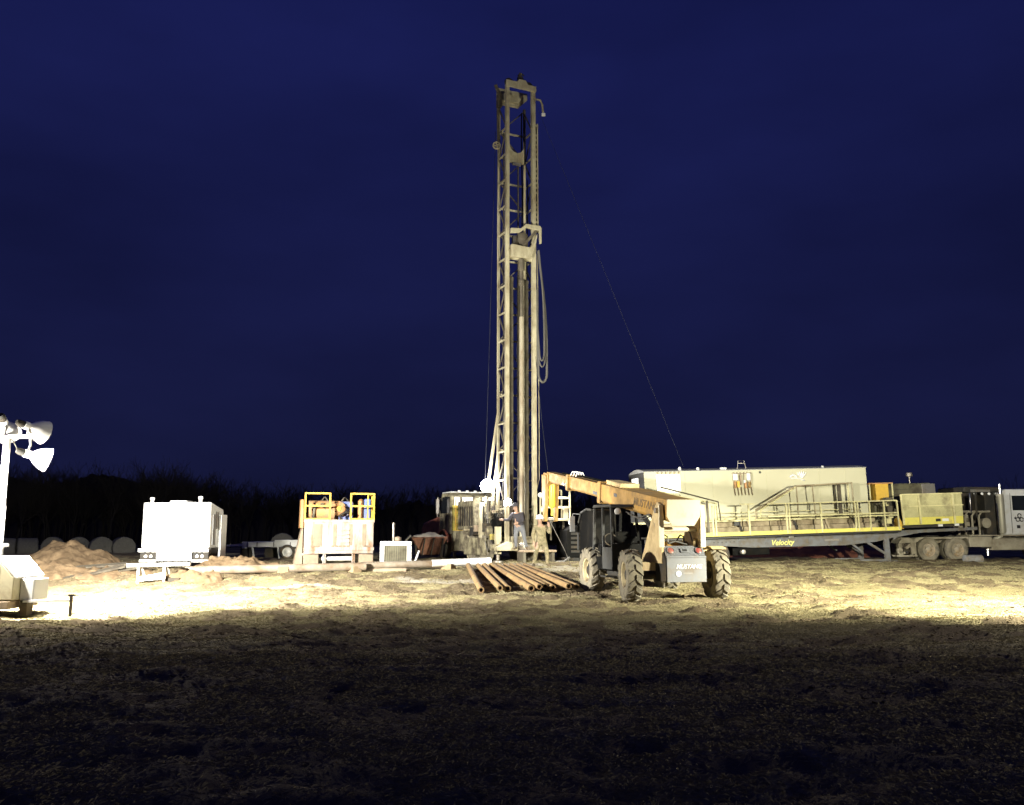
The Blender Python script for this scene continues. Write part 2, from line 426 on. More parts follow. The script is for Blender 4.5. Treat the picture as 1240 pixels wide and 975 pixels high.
n1 = tnoise(7, 8, .7); n2 = tnoise(1.1, 5); n3 = tnoise(26, 6, .7)
n4 = tnoise(.8, 4, .5, (.35, 1, 1)); n5 = tnoise(3.2, 6, .65, (.45, 1, 1))
sg = t.nodes.new('ShaderNodeMapRange'); sg.inputs['From Min'].default_value = .35; sg.inputs['From Max'].default_value = .65
t.links.new(n5.outputs['Fac'], sg.inputs['Value'])
sg4 = t.nodes.new('ShaderNodeMapRange'); sg4.inputs['From Min'].default_value = .40; sg4.inputs['From Max'].default_value = .60
t.links.new(n4.outputs['Fac'], sg4.inputs['Value'])
strawc = tmix(tmix((.19, .165, .088), (.29, .245, .13), sg.outputs['Result']), tmix((.29, .25, .135), (.44, .385, .22), n3.outputs['Fac']), sg4.outputs['Result'])
mudc = tmix((.10, .078, .048), (.23, .18, .11), n1.outputs['Fac'])
add = t.nodes.new('ShaderNodeMath'); add.operation = 'ADD'
sub = t.nodes.new('ShaderNodeMath'); sub.operation = 'SUBTRACT'; sub.inputs[1].default_value = .5
t.links.new(n1.outputs['Fac'], sub.inputs[0])
sc_ = t.nodes.new('ShaderNodeMath'); sc_.operation = 'MULTIPLY_ADD'; sc_.inputs[1].default_value = 2.2
t.links.new(sub.outputs[0], sc_.inputs[0]); t.links.new(at_.outputs['Fac'], sc_.inputs[2])
rg = t.nodes.new('ShaderNodeMapRange'); rg.inputs['From Min'].default_value = .25; rg.inputs['From Max'].default_value = .75
t.links.new(sc_.outputs[0], rg.inputs['Value'])
sl = t.nodes.new('ShaderNodeAttribute'); sl.attribute_name = 'slurry'
t.links.new(tmix(tmix(strawc, mudc, rg.outputs['Result']), (.44, .40, .32), sl.outputs['Fac']), b.inputs['Base Color'])
bn = tnoise(38, 8, .75); bp = t.nodes.new('ShaderNodeBump'); bp.inputs['Strength'].default_value = .9; bp.inputs['Distance'].default_value = .035
t.links.new(bn.outputs['Fac'], bp.inputs['Height']); t.links.new(bp.outputs['Normal'], b.inputs['Normal'])
ground = np_mesh('field_ground', V, F, gm)
tag(ground, 'muddy field with flattened straw stubble', None, kind='structure')
ca = ground.data.attributes.new('mud', 'FLOAT', 'POINT')
ca.data.foreach_set('value', mudmask(gx, gy).ravel().astype(np.float32))
sm = np.zeros_like(gx)                                          # grey drilling slurry tipped on the ground beside the rig
for cx_, cy_, rx_, ry_ in ((-2.2, 28.0, 1.7, .6), (2.3, 31.2, 1.5, 1.0), (-6.8, 26.9, 1.5, .45), (.2, 33.4, 3.0, .8)):
    q_ = ((gx - cx_) / rx_) ** 2 + ((gy - cy_) / ry_) ** 2 + 1.3 * vnoise(gx, gy, .7, 77) + .7 * vnoise(gx, gy, .25, 78)
    sm = np.maximum(sm, np.clip((1.0 - q_) * 3, 0, 1))
cs_ = ground.data.attributes.new('slurry', 'FLOAT', 'POINT')
cs_.data.foreach_set('value', sm.ravel().astype(np.float32))

# flattened straw and stubble stalks
rng = np.random.default_rng(3)
def stalks(n, ymin, ymax, xa, lmin, lmax, wid, seed):
    r = np.random.default_rng(seed)
    y = ymin + (ymax - ymin) * r.random(n) ** 1.0
    x = (r.random(n) * 2 - 1) * (xa[0] + xa[1] * y)
    keep = mudmask(x, y) < .12 + r.random(n) * 1.1
    x, y = x[keep], y[keep]; n = len(x)
    z = gz(x, y)
    L = lmin + (lmax - lmin) * r.random(n); a = r.random(n) * 2 * np.pi
    el = np.abs(r.normal(0, .16, n)); el = np.minimum(el, .9)
    dx, dy, dz = np.cos(a) * np.cos(el), np.sin(a) * np.cos(el), np.sin(el)
    w = wid * (.6 + .8 * r.random(n)); px, py = -np.sin(a) * w, np.cos(a) * w
    base = np.stack([x, y, z + .004], 1)
    p0 = base + np.stack([px, py, 0 * px], 1); p1 = base - np.stack([px, py, 0 * px], 1)
    mid = base + np.stack([dx * L * .6, dy * L * .6, dz * L * .6 + .01], 1)
    tip = base + np.stack([dx * L, dy * L, dz * L * .7 + .004], 1)
    m0 = mid + np.stack([px, py, w * .4], 1) * .9
    V = np.concatenate([p0, p1, m0, tip]); k = np.arange(n)
    F = np.concatenate([np.stack([k, k + n, k + 2 * n], 1), np.stack([k + n, k + 3 * n, k + 2 * n], 1)])
    return V, F
va, fa = stalks(260000, 3.5, 13, (1.5, .60), .025, .10, .0012, 5)
vb, fb = stalks(330000, 11.5, 31, (1.0, .60), .022, .065, .0024, 6)
vd, fd = stalks(60000, 30, 38, (1.0, .60), .03, .09, .004, 8)
st = np_mesh('straw_stubble', np.concatenate([va, vb, vd]), np.concatenate([fa, fb + len(va), fd + len(va) + len(vb)]), M['straw'], False)
tag(st, 'dry flattened straw lying over the field', 'straw', kind='stuff')
# mud clods
def clods(n, seed):
    r = np.random.default_rng(seed)
    y = 9 + 24 * r.random(n) ** .7; x = (r.random(n) * 2 - 1) * (1 + .6 * y)
    keep = mudmask(x, y) > .05 + .75 * r.random(n); x, y = x[keep], y[keep]; n = len(x)
    z = gz(x, y); s = .009 + .030 * r.random(n) ** 4
    o = np.array([(1, 0, 0), (-1, 0, 0), (0, 1, 0), (0, -1, 0), (0, 0, 1), (0, 0, -1), (.7, .7, .4), (-.7, -.6, .5)], float)
    f = np.array([(0, 6, 4), (6, 2, 4), (2, 1, 4), (1, 7, 4), (7, 3, 4), (3, 0, 4), (0, 2, 6), (1, 3, 7), (2, 0, 5), (1, 2, 5), (3, 1, 5), (0, 3, 5)])
    V = o[None] * s[:, None, None] * (.75 + .5 * r.random((n, 8, 3))) * np.array([1.3, 1.0, .55]) + np.stack([x, y, z + s * .25], 1)[:, None]
    F = f[None] + (np.arange(n) * 8)[:, None, None]
    return V.reshape(-1, 3), F.reshape(-1, 3)
vc, fc = clods(60000, 9)
cl = np_mesh('mud_clods', vc, fc, M['clod'], False)
tag(cl, 'loose clods of mud scattered over the churned ground', 'mud', kind='stuff')

# ------------------------------------------------------------------ far woods (bare winter trees reading as one dark mass)
def bare_tree(seed, h):
    r = random.Random(seed); segs = []
    def grow(p, d, L, rad, lv):
        k = 3; q = p
        for i in range(k):
            d2 = (d + Vector((r.uniform(-.16, .16), r.uniform(-.16, .16), r.uniform(-.02, .10)))).normalized()
            e = q + d2 * (L / k); segs.append((q, e, rad * (1 - i * .2), rad * (1 - (i + 1) * .2))); q = e; d = d2
            if lv < 4 and (lv > 0 or i > 0):
                for c in range(2 if lv < 2 else r.choice((1, 2))):
                    s = (d + Vector((r.uniform(-1, 1), r.uniform(-1, 1), r.uniform(-.1, .6))) * .85).normalized()
                    grow(q, s, L * r.uniform(.5, .72), rad * .5, lv + 1)
    grow(Vector((0, 0, 0)), Vector((0, 0, 1)), h * .62, h * .018, 0)
    vs = []; fs = []
    for a, e, r0, r1 in segs:
        d = (e - a).normalized(); u = d.cross(Vector((.3, .9, .2))).normalized(); w = u.cross(d)
        o = len(vs)
        r0 = max(r0, .014); r1 = max(r1, .010)
        for p, rr in ((a, r0), (e, r1)):
            for k in range(3):
                an = 2.094 * k; vs.append(p + (u * math.cos(an) + w * math.sin(an)) * rr)
        for k in range(3): fs.append((o + k, o + (k + 1) % 3, o + 3 + (k + 1) % 3, o + 3 + k))
    return np.array([tuple(v) for v in vs]), np.array(fs)
protos = [bare_tree(100 + i, 1.0 * 8) for i in range(4)]
TV, TF, off = [], [], 0
r = random.Random(21)
def plant(x, y, h, i):
    global off
    v, f = protos[i % len(protos)]; a = r.uniform(0, 6.28); s = h / 8.0
    c, sn = math.cos(a), math.sin(a)
    vv = np.stack([(v[:, 0] * c - v[:, 1] * sn) * s * 1.15 + x, (v[:, 0] * sn + v[:, 1] * c) * s * 1.15 + y, v[:, 2] * s - .2], 1)
    TV.append(vv); TF.append(f + off); off += len(vv)
for i in range(170): plant(r.uniform(-80, -36), r.uniform(96, 124), r.uniform(5.6, 7.4), i)
for i in range(150): plant(r.uniform(-42, 62), r.uniform(112, 134), r.uniform(5.2, 6.6), i)
for i in range(60): plant(r.uniform(46, 90), r.uniform(108, 128), r.uniform(4.6, 5.8), i)
woods = np_mesh('far_woods', np.concatenate(TV), np.concatenate(TF), M['bark'])
tag(woods, 'dark line of bare winter trees along the far edge of the field', 'woods', kind='stuff')
# brushy undergrowth bank below the trees
hb = MB(); k = 900; top = []; bot = []
for i in range(k + 1):
    x = -130 + 260 * i / k; hgt = (9.8 if x < -60 else 9.8 - 4.0 * min(1, (x + 60) / 14)) + 1.4 * float(vnoise(x, 0, 5, 41)) + 1.1 * float(vnoise(x, 3, 1.5, 42)) + .9 * float(vnoise(x, 7, .5, 43))
    bot.append((x, 136, -.3)); top.append((x, 139, hgt))
for i in range(k):
    hb.add([bot[i], bot[i + 1], top[i + 1], top[i], (top[i][0], 150, top[i][2] * .9), (top[i + 1][0], 150, top[i + 1][2] * .9)], [(0, 1, 2, 3), (3, 2, 5, 4)])
tag(hb.build('hedge_bank', 'bark'), 'low dark brushy rise behind the bare trees', None, kind='structure')

# ------------------------------------------------------------------ hay bales
def make_bale(name, label, grp, x, y, rz, rad=.82, ln=1.35, seed=0):
    r = random.Random(seed)
    mb = MB(); n = 30
    prof = [(0, -ln / 2)] + [(rad * q, -ln / 2 * w) for q, w in ((.35, 1), (.7, .99), (.9, .96), (.985, .86), (1, .5), (1.0, 0), (1, -.5), (.985, -.86), (.9, -.96), (.7, -.99), (.35, -1))] + [(0, ln / 2)]
    mb.lathe([(a, b_) for a, b_ in prof], ax=(1, 0, 0), n=n)
    mb.v = [(v[0] * r.uniform(.97, 1.03), v[1] * r.uniform(.98, 1.02) * 1.03, max(v[2] * r.uniform(.98, 1.02), -rad * .93)) for v in mb.v]
    o = mb.build(name, 'hay', loc=(x, y, float(gbase(x, y)) + rad * .9), rot=(0, 0, R(rz)))
    return tag(o, label, 'hay bale', grp)
gb = 'round hay bales along the wood edge'
for i, (u, dd) in enumerate(((77.5, 67), (107.5, 67.5), (134, 66.5), (160, 67))):
    make_bale('hay_bale', ('dim hay bale, flat end showing, fourth in the row from the white tank trailer', 'dim hay bale, flat end showing, third in the row from the white tank trailer', 'dim hay bale, flat end showing, second in the row from the white tank trailer', 'dim hay bale, flat end showing, half hidden by the white tank trailer')[i], gb, (u - 620) / 1062 * dd, dd, 113 + i * 4, .80, 1.2, seed=i)
for i, (u, dd) in enumerate(((21, 66), (47, 66.6))):
    make_bale('hay_bale', ('dim hay bale lying side-on, end of the row beyond the light tower pole', 'dim hay bale lying side-on between another bale and the dirt cone')[i], gb, (u - 620) / 1062 * dd, dd, 26 + i * 6, .76, 1.4, seed=9 + i)
make_bale('hay_bale', 'lone dim hay bale beyond the flat white trailer', gb, -18.9, 74, 100, .95, seed=20)

# ------------------------------------------------------------------ earth heaps
def heap(name, label, cx, cy, rx, ry, h, m, seed, kind=None, cat='dirt pile', lump=1.0):
    n = 46; vs = []; fs = []
    for j in range(n + 1):
        for i in range(n + 1):
            a = -1 + 2 * i / n; b_ = -1 + 2 * j / n
            d = math.hypot(a, b_); x, y = cx + a * rx * 1.15, cy + b_ * ry * 1.15
            q = max(0, 1 - d) ** .85 if d < 1 else -0.05
            z = h * q * (1 + .35 * lump * float(vnoise(x, y, rx * .4, seed))) + .16 * lump * min(1, q * 6 if q > 0 else 0) * (float(vnoise(x, y, .5, seed + 1)) + .8 * float(vnoise(x, y, .2, seed + 2)) + .5 * float(vnoise(x, y, .1, seed + 3)))
            vs.append((x, y, float(gz(x, y, False)) - .04 + z))
    for j in range(n):
        for i in range(n):
            k = j * (n + 1) + i; fs.append((k, k + 1, k + n + 2, k + n + 1))
    o = MB().add(vs, fs).build(name, m, angle=180)
    return tag(o, label, cat, kind=kind)
heap('dirt_pile', 'tall cone of brown dug earth in front of the hay bales', -16.7, 34, 1.75, 1.6, 1.12, 'dirt', 51, lump=1.3)
heap('dirt_pile', 'low lumpy spread of earth at the foot of the tall dirt cone', -15.2, 29.8, 3.0, 1.3, .42, 'dirt', 54, lump=1.6)
heap('dirt_pile', 'small earth heap under the right side of the white tank', -9.6, 31.2, 1.5, .8, .55, 'dirt', 57, lump=1.4)
heap('dirt_pile', 'earth heap beside the white step stand', -10.2, 28.4, 1.0, .6, .4, 'dirt', 60, lump=1.4)
heap('clay_heap', 'long low heap of red clay behind the grey trailer frame', 14.6, 44, 4.2, 2.0, .75, 'reddirt', 63, lump=1.3)
# ------------------------------------------------------------------ telehandler
def make_telehandler():
    T = thing('telehandler', 'mud-spattered yellow telehandler with a long extended boom and open black cab', 'telehandler', (4.2, 23.6, .0), 13)
    # wheels
    for (x, y, side, st) in ((-1.17, 0, -1, -8), (1.22, 0, 1, -7), (-1.17, 3.2, -1, 0), (1.17, 3.2, 1, 0)):
        make_wheel(T, (x, y, .635), .645, .40, .34, side, 'rubber', 'rim', lugs=15, steer=st, hub_m='dark')
    # chassis and axles
    MB().box(-.38, .38, -.55, 4.3, .62, .98).build('chassis', 'tele', T, .02)
    for y in (0, 3.2):
        a = MB(); a.tube((-1.05, y, .63), (1.05, y, .63), .11, 12); a.lathe([(.0, -.22), (.2, -.12), (.22, 0), (.2, .12), (0, .22)], (0, y, .63), (0, 1, 0), 14)
        a.build('axle', 'dark', T)
    # rear counterweight with sloped tread plate on top
    cw = MB().prism([(-.92, .50), (-.92, 1.08), (-.86, 1.14), (-.72, 1.36), (-.30, 1.36), (-.30, .50)], 'x', -.60, .50).build('counterweight', 'dark', T, .015)
    MB().prism([(-.945, .49), (-.945, 1.09), (-.925, 1.09), (-.925, .49)], 'x', -.545, .515).build('rear_plate', 'plate', cw, .004)
    MB().bar((-.55, -.93, 1.115), (.52, -.93, 1.115), .05, .035).build('ledge', 'plate', cw)
    tp = MB().prism([(-.895, 1.14), (-.745, 1.385), (-.725, 1.37), (-.875, 1.125)], 'x', -.545, .515).build('tread_plate', 'plate', cw)
    dots = MB(); n = Vector((0, -.853, .522)); e1 = Vector((1, 0, 0)); e2 = Vector((0, .522, .853))
    for i in range(22):
        for j in range(6):
            p = Vector((-.51 + i * .0475, -.893, 1.147)) + e2 * (.02 + j * .045)
            q = e1 * .014 + e2 * (.014 if (i + j) % 2 else -.014)
            dots.bar(p - q, p + q, .008, .008, n)
    dots.build('tread_bumps', 'plate', tp)['kind'] = 'stuff'
    for x in (-.40, .36):
        c = Vector((x, -.825, 1.262))
        MB().lathe([(.098, -.005), (.098, .018), (.09, .028), (.082, .02)], c, n, 20).build('lamp_ring', 'plate', cw)
        MB().lathe([(.082, .0), (.08, .022), (.05, .034), (0, .038)], c, n, 20).build('tail_light', 'red', cw)
    c = Vector((-.02, -.825, 1.262))
    MB().hexa([c + e1 * a + e2 * b_ + n * d for d in (0, .03) for a, b_ in ((-.11, -.055), (.11, -.055), (.11, .055), (-.11, .055))]).build('socket_surround', 'plate', cw, .008)
    MB().hexa([c + e1 * a + e2 * b_ + n * d for d in (.01, .036) for a, b_ in ((-.06, -.03), (.06, -.03), (.06, .03), (-.06, .03))]).build('socket', 'blackmark', cw)
    text('MUSTANG', .145, 'whitemark', cw, (.04, -.949, .87), (R(90), 0, 0), shear=.3, xs=1.0)
    MB().lathe([(.07, 0), (.07, .012), (0, .012)], (-.24, -.945, .70), (0, -1, 0), 20).build('round_sticker', 'whitemark', cw)
    MB().box(-.12, .14, -.951, -.945, .69, .725).build('name_strip', 'grey', cw)
    # boom tower: two tapered side plates with bright rear flanges
    for x0, x1, xf in ((-.62, -.56, -.66), (.40, .46, .50)):
        MB().prism([(-.80, .95), (-.80, 1.9), (-.86, 2.10), (-.80, 2.42), (-.55, 2.5), (-.32, 2.3), (.25, 1.5), (.65, .95)], 'x', x0, x1).build('tower_plate', 'tele', T, .006)
        m = MB(); m.bar((xf * .97, -.86, 1.35), (xf * .97, -.86, 2.12), .13, .05, (0, 1, 0)); m.bar((xf * .97, -.86, 2.10), (xf * .97, -.84, 2.42), .11, .05, (0, 1, 0))
        m.build('tower_flange', 'telepale', T, .006)
    MB().tube((-.56, -.62, 1.80), (.40, -.62, 1.80), .065, 14).build('cross_tube', 'telepale', T)
    MB().tube((-.70, -.60, 2.28), (.52, -.60, 2.28), .07, 14).build('boom_pivot', 'steel', T)
    MB().prism([(-.5, 1.32), (-.2, 1.5), (.7, 1.15), (.7, .98), (-.5, .98)], 'x', -.30, .35).build('rear_cover', 'boom', T, .02)
    for x in (-.25, .2):
        MB().path([(x, -.35, 1.42), (x, -.30, 1.62), (x + .04, 0, 1.66), (x, .5, 1.3)], .022, 8).build('hose', 'hose', T)
    l = MB(); l.tube((-.08, -.1, 1.1), (-.12, 1.6, 2.15), .075, 12); l.tube((-.12, 1.6, 2.15), (-.13, 2.2, 2.52), .045, 10)
    l.build('lift_cylinder', 'dark', T)
    # boom, three telescoping sections
    p0 = Vector((-.13, -1.05, 2.25)); p1 = Vector((-.145, 11.3, 3.86)); d = (p1 - p0).normalized()
    sd = Vector((1, 0, 0)); up = sd.cross(d).normalized()
    def sect(t0, t1, w, h, name, m, drop=0.0):
        mb = MB(); ch = .07
        prof = [(-w / 2, h / 2), (w / 2, h / 2), (w / 2, -h / 2 + ch), (w / 2 - ch, -h / 2), (-w / 2 + ch, -h / 2), (-w / 2, -h / 2 + ch)]
        vs = [p0 + d * t + sd * a + up * (b_ - drop) for t in (t0, t1) for a, b_ in prof]; k = len(prof)
        mb.add(vs, [tuple(range(k)), tuple(range(2 * k - 1, k - 1, -1))] + [(i, (i + 1) % k, k + (i + 1) % k, k + i) for i in range(k)])
        return mb.build(name, m, T, .012)
    bs = sect(0, 5.4, .80, .56, 'boom_section', 'boom')
    q0 = p0 - d * .03
    MB().add([q0 + sd * a + up * b_ - d * e for e in (0, .025) for a, b_ in ((-.45, .30), (.45, .30), (.45, -.12), (.30, -.36), (-.30, -.36), (-.45, -.12))], [(0, 1, 2, 3, 4, 5), (11, 10, 9, 8, 7, 6)] + [(i, (i + 1) % 6, 6 + (i + 1) % 6, 6 + i) for i in range(6)]).build('boom_end_plate', 'telepale', bs, .006)
    bm_ = sect(5.2, 9.5, .44, .46, 'boom_section', 'boom', -.02)
    bf = sect(9.3, 12.45, .36, .38, 'boom_section', 'boom', -.02)
    for bsec, t_, w, h in ((bs, 5.32, .86, .64), (bm_, 9.42, .50, .53)):
        mb = MB(); q = p0 + d * t_
        for (a, b_) in ((-1, 0), (1, 0), (0, 1), (0, -1)):
            c = q + sd * (a * w / 2) + up * (b_ * h / 2 + .02)
            mb.bar(c - d * .12, c + d * .12, .04 if a else w, h if a else .04, up)
        mb.build('wear_collar', 'boom', bsec, .005)
    # cover bracket on top, hose carrier rail
    c = p0 + d * 4.55 + up * .34
    MB().hexa([c + d * a + sd * x + up * z for z in (-.06, .07) for a, x in ((-.75, -.30), (.75, -.22), (.75, .22), (-.75, .30))]).build('carrier_cover', 'tele', bs, .02)
    mb = MB(); mb.path([p0 + d * t_ + up * (.30 if t_ < 9 else .26) + sd * (.05) for t_ in (5.3, 7, 8.6, 9.6, 11)], .035, 8)
    mb.build('hose_carrier', 'black', bm_)
    for t_ in (8.7, 9.0, 9.3):
        c = p0 + d * t_ + up * .27
        MB().path([c + sd * -.16, c + sd * -.1 + up * .14, c + sd * .1 + up * .14, c + sd * .16], .022, 8).build('hose_loop', 'whiteenamel', bm_)
    sticker = p0 + d * 3.7 - sd * .403 + up * .07
    for t_, w_ in ((3.9, .28), (9.9, .8), (6.2, .7)):
        wid = {3.9: .403, 9.9: .184, 6.2: .224}[t_]
        c = p0 + d * t_ - sd * wid - up * (-.06 if t_ == 3.9 else .08)
        MB().hexa([c + d * a + up * b_ + sd * e for e in (0, -.006) for a, b_ in ((-w_ / 2, -.05), (w_ / 2, -.05), (w_ / 2, .05), (-w_ / 2, .05))]).build('decal', 'blackmark', bs if t_ == 3.9 else bm_)
    # brand lettering on the left face of the rear section
    ang = math.asin(d.z)
    c = p0 + d * 1.55 - sd * .404 + up * .02
    tx = text('MUSTANG', .30, 'fadedmark', bs, c, (0, 0, 0), shear=.25, xs=1.25)
    # text x axis must run backwards along boom (reads left->right from the left side: front of machine is on the left)
    tx.rotation_mode = 'QUATERNION'
    Mx = Matrix((-d, up, -sd)).transposed()
    tx.rotation_quaternion = Mx.to_quaternion()
    # gooseneck head with two arms and the yellow tilt cylinder
    g = p1 + up * .05
    hd = MB().prism([(11.0, 3.98), (11.60, 4.06), (11.78, 3.9), (11.6, 3.5), (11.15, 3.5), (10.9, 3.65)], 'x', -.36, .07).build('boom_head', 'boom', T, .015)
    for x0, x1 in ((-.40, -.28), (.02, .14)):
        MB().prism([(11.15, 3.92), (11.76, 3.99), (11.72, 2.9), (11.60, 2.16), (11.36, 2.16), (11.22, 2.9)], 'x', x0, x1).build('gooseneck_arm', 'boom', hd, .01)
    tc_ = MB(); tc_.lathe([(.05, 0), (.12, .03), (.13, .1), (.13, .95), (.11, 1.02), (.05, 1.05), (.045, 1.35), (0, 1.35)], (-.13, 11.16, 3.72), (0, .06, -1), 16)
    tc_.build('tilt_cylinder', 'cylyel', hd)
    MB().lathe([(.0, -.04), (.15, -.03), (.17, .1), (.16, .28), (0, .3)], (-.13, 11.14, 3.85), (0, .06, -1), 14).build('cylinder_clevis', 'boom', hd)
    MB().tube((-.42, 11.45, 2.25), (.16, 11.45, 2.25), .06, 12).build('coupler_pin', 'steel', hd)
    # cab: posts, roof, door, rear window, seat, steering wheel
    x0, x1, y0, y1 = -1.20, -.34, 1.3, 3.05
    fl = MB().box(x0, x1, y0, y1, .70, .80).build('cab_floor', 'black', T, .01)
    posts = [((x0 + .03, y0 + .03, .8), (x0 + .03, y0 + .10, 2.42)), ((x1 - .03, y0 + .03, .8), (x1 - .03, y0 + .35, 2.42)),
             ((x0 + .03, y1 - .03, .8), (x0 + .03, y1 - .20, 2.42)), ((x1 - .03, y1 - .03, .8), (x1 - .03, y1 - .2, 2.42)), ((x0 + .03, 2.1, .8), (x0 + .03, 2.12, 2.42))]
    for k, (a, b_) in enumerate(posts): MB().bar(a, b_, .07, .07).build('cab_post', 'cabgrey' if k in (0, 2, 4) else 'black', T, .008)
    MB().prism([(y0 + .0, 2.42), (y0 + .06, 2.50), (y1 - .25, 2.52), (y1 - .08, 2.44)], 'x', x0 - .02, x1 + .02).build('cab_roof', 'cabgrey', T, .02)
    MB().box(x0, x1, y0 - .01, y0 + .04, .80, 1.42).build('cab_rear_panel', 'black', T, .01)
    MB().hexa([(x0 + .07, y0 + .06, 1.44), (x1 - .07, y0 + .06, 1.44), (x1 - .07, y0 + .07, 1.45), (x0 + .07, y0 + .07, 1.45), (x0 + .07, y0 + .12, 1.62), (x1 - .07, y0 + .12, 1.62), (x1 - .07, y0 + .13, 1.62), (x0 + .07, y0 + .13, 1.62)]).build('window_ledge', 'black', T)
    MB().box(x0 - .015, x0 + .03, y0 + .02, 2.1, .72, 1.32).build('door', 'cabgrey', T, .015)
    MB().box(x0 - .015, x0 + .03, 2.15, y1, .80, 1.05).build('side_panel', 'black', T, .015)
    MB().box(x1 - .04, x1, y0, y1, .80, 1.5).build('side_panel', 'black', T, .01)
    s = MB(); s.box(-.98, -.56, 1.62, 2.05, 1.02, 1.16); s.box(-.98, -.56, 1.50, 1.62, 1.10, 1.75); s.build('seat', 'black', T, .04)
    MB().path([(-.77 + .19 * math.cos(a), 2.62 + .08 * math.sin(a), 1.52 + .17 * math.sin(a)) for a in [i * math.pi / 8 for i in range(17)]], .016, 8).build('steering_wheel', 'dark', T)
    MB().box(-1.05, -.45, 2.75, 3.0, .8, 1.42).build('dashboard', 'black', T, .03)
    MB().lathe([(0, -.02), (.09, 0), (.09, .05), (0, .07)], (-1.05, 1.24, 2.30), (0, -1, 0), 14).build('work_light', 'whiteenamel', T)
    # front cowl ahead of the cab
    MB().prism([(3.1, .8), (3.1, 2.36), (3.3, 2.42), (4.15, 2.34), (4.45, 2.1), (4.5, .8)], 'x', -1.14, -.42).build('front_cowl', 'black', T, .04)
    MB().path([(-1.17, 3.12, 2.38), (-1.17, 3.6, 2.42), (-1.17, 4.2, 2.32), (-1.17, 4.48, 2.0), (-1.17, 4.5, 1.2)], .035, 8).build('cowl_frame', 'cabgrey', T)
    mr = MB(); mr.path([(-1.16, 4.3, 2.28), (-1.36, 4.4, 2.30), (-1.38, 4.42, 2.2)], .015, 6); mr.box(-1.46, -1.30, 4.40, 4.44, 1.75, 2.22)
    mr.build('mirror', 'grey', T, .005)
    # engine pod on the right, fender, fuel tank, step
    MB().prism([(.35, .72), (.35, 1.30), (.6, 1.42), (2.6, 1.40), (2.85, 1.2), (2.85, .72)], 'x', .48, 1.22).build('engine_hood', 'tele', T, .04)
    for x in (-1.17, 1.2):
        f = MB(); pr = []
        for i in range(9):
            a = R(62 + i * 6.5); pr.append((.74 * math.cos(a) * (1), .63 + .74 * math.sin(a)))
        for i in range(8):
            (ya, za), (yb, zb) = pr[i], pr[i + 1]
            f.hexa([(x - .2, ya, za), (x + .2, ya, za), (x + .2, yb, zb), (x - .2, yb, zb), (x - .2, ya * .97, za + .0), (x + .2, ya * .97, za), (x + .2, yb * .97, zb - .015), (x - .2, yb * .97, zb - .015)])
        if x > 0: f.build('fender', 'tele', T)
    MB().tube((-.75, 1.5, .62), (-.75, 2.5, .62), .2, 16).build('hydraulic_tank', 'dark', T)
    for z in (.50,): MB().box(-1.28, -1.0, 1.6, 2.1, z, z + .04).build('step', 'dark', T)
    for k, x in enumerate((-.58, -.52, .33)):
        MB().path([(x, -.55, 1.5), (x - .03, -.35, 1.95), (x + .02, .1, 2.2 - .05 * k), (x, .9, 2.12 - .04 * k), (x, 1.8, 2.3 - .05 * k)], .018, 7).build('hose', 'hose', T)
    MB().path([(-.56, -.78, 1.4), (-.50, -.7, 1.6), (-.40, -.75, 1.45), (-.2, -.7, 1.5), (.1, -.74, 1.42)], .02, 7).build('hose', 'hose', T)
    # drive shaft guard and brackets
    MB().box(-.52, .42, -.35, .30, .98, 1.12).build('frame_plate', 'dark', T, .01)
    MB().bar((.30, -.75, 1.36), (.52, -.35, 1.5), .05, .3).build('tower_gusset', 'tele', T)
    # front stabiliser stubs
    for x in (-.75, .75): MB().bar((x, 4.0, .75), (x * 1.3, 4.45, .35), .14, .14).build('stabiliser', 'dark', T)
    return T
tele = make_telehandler()
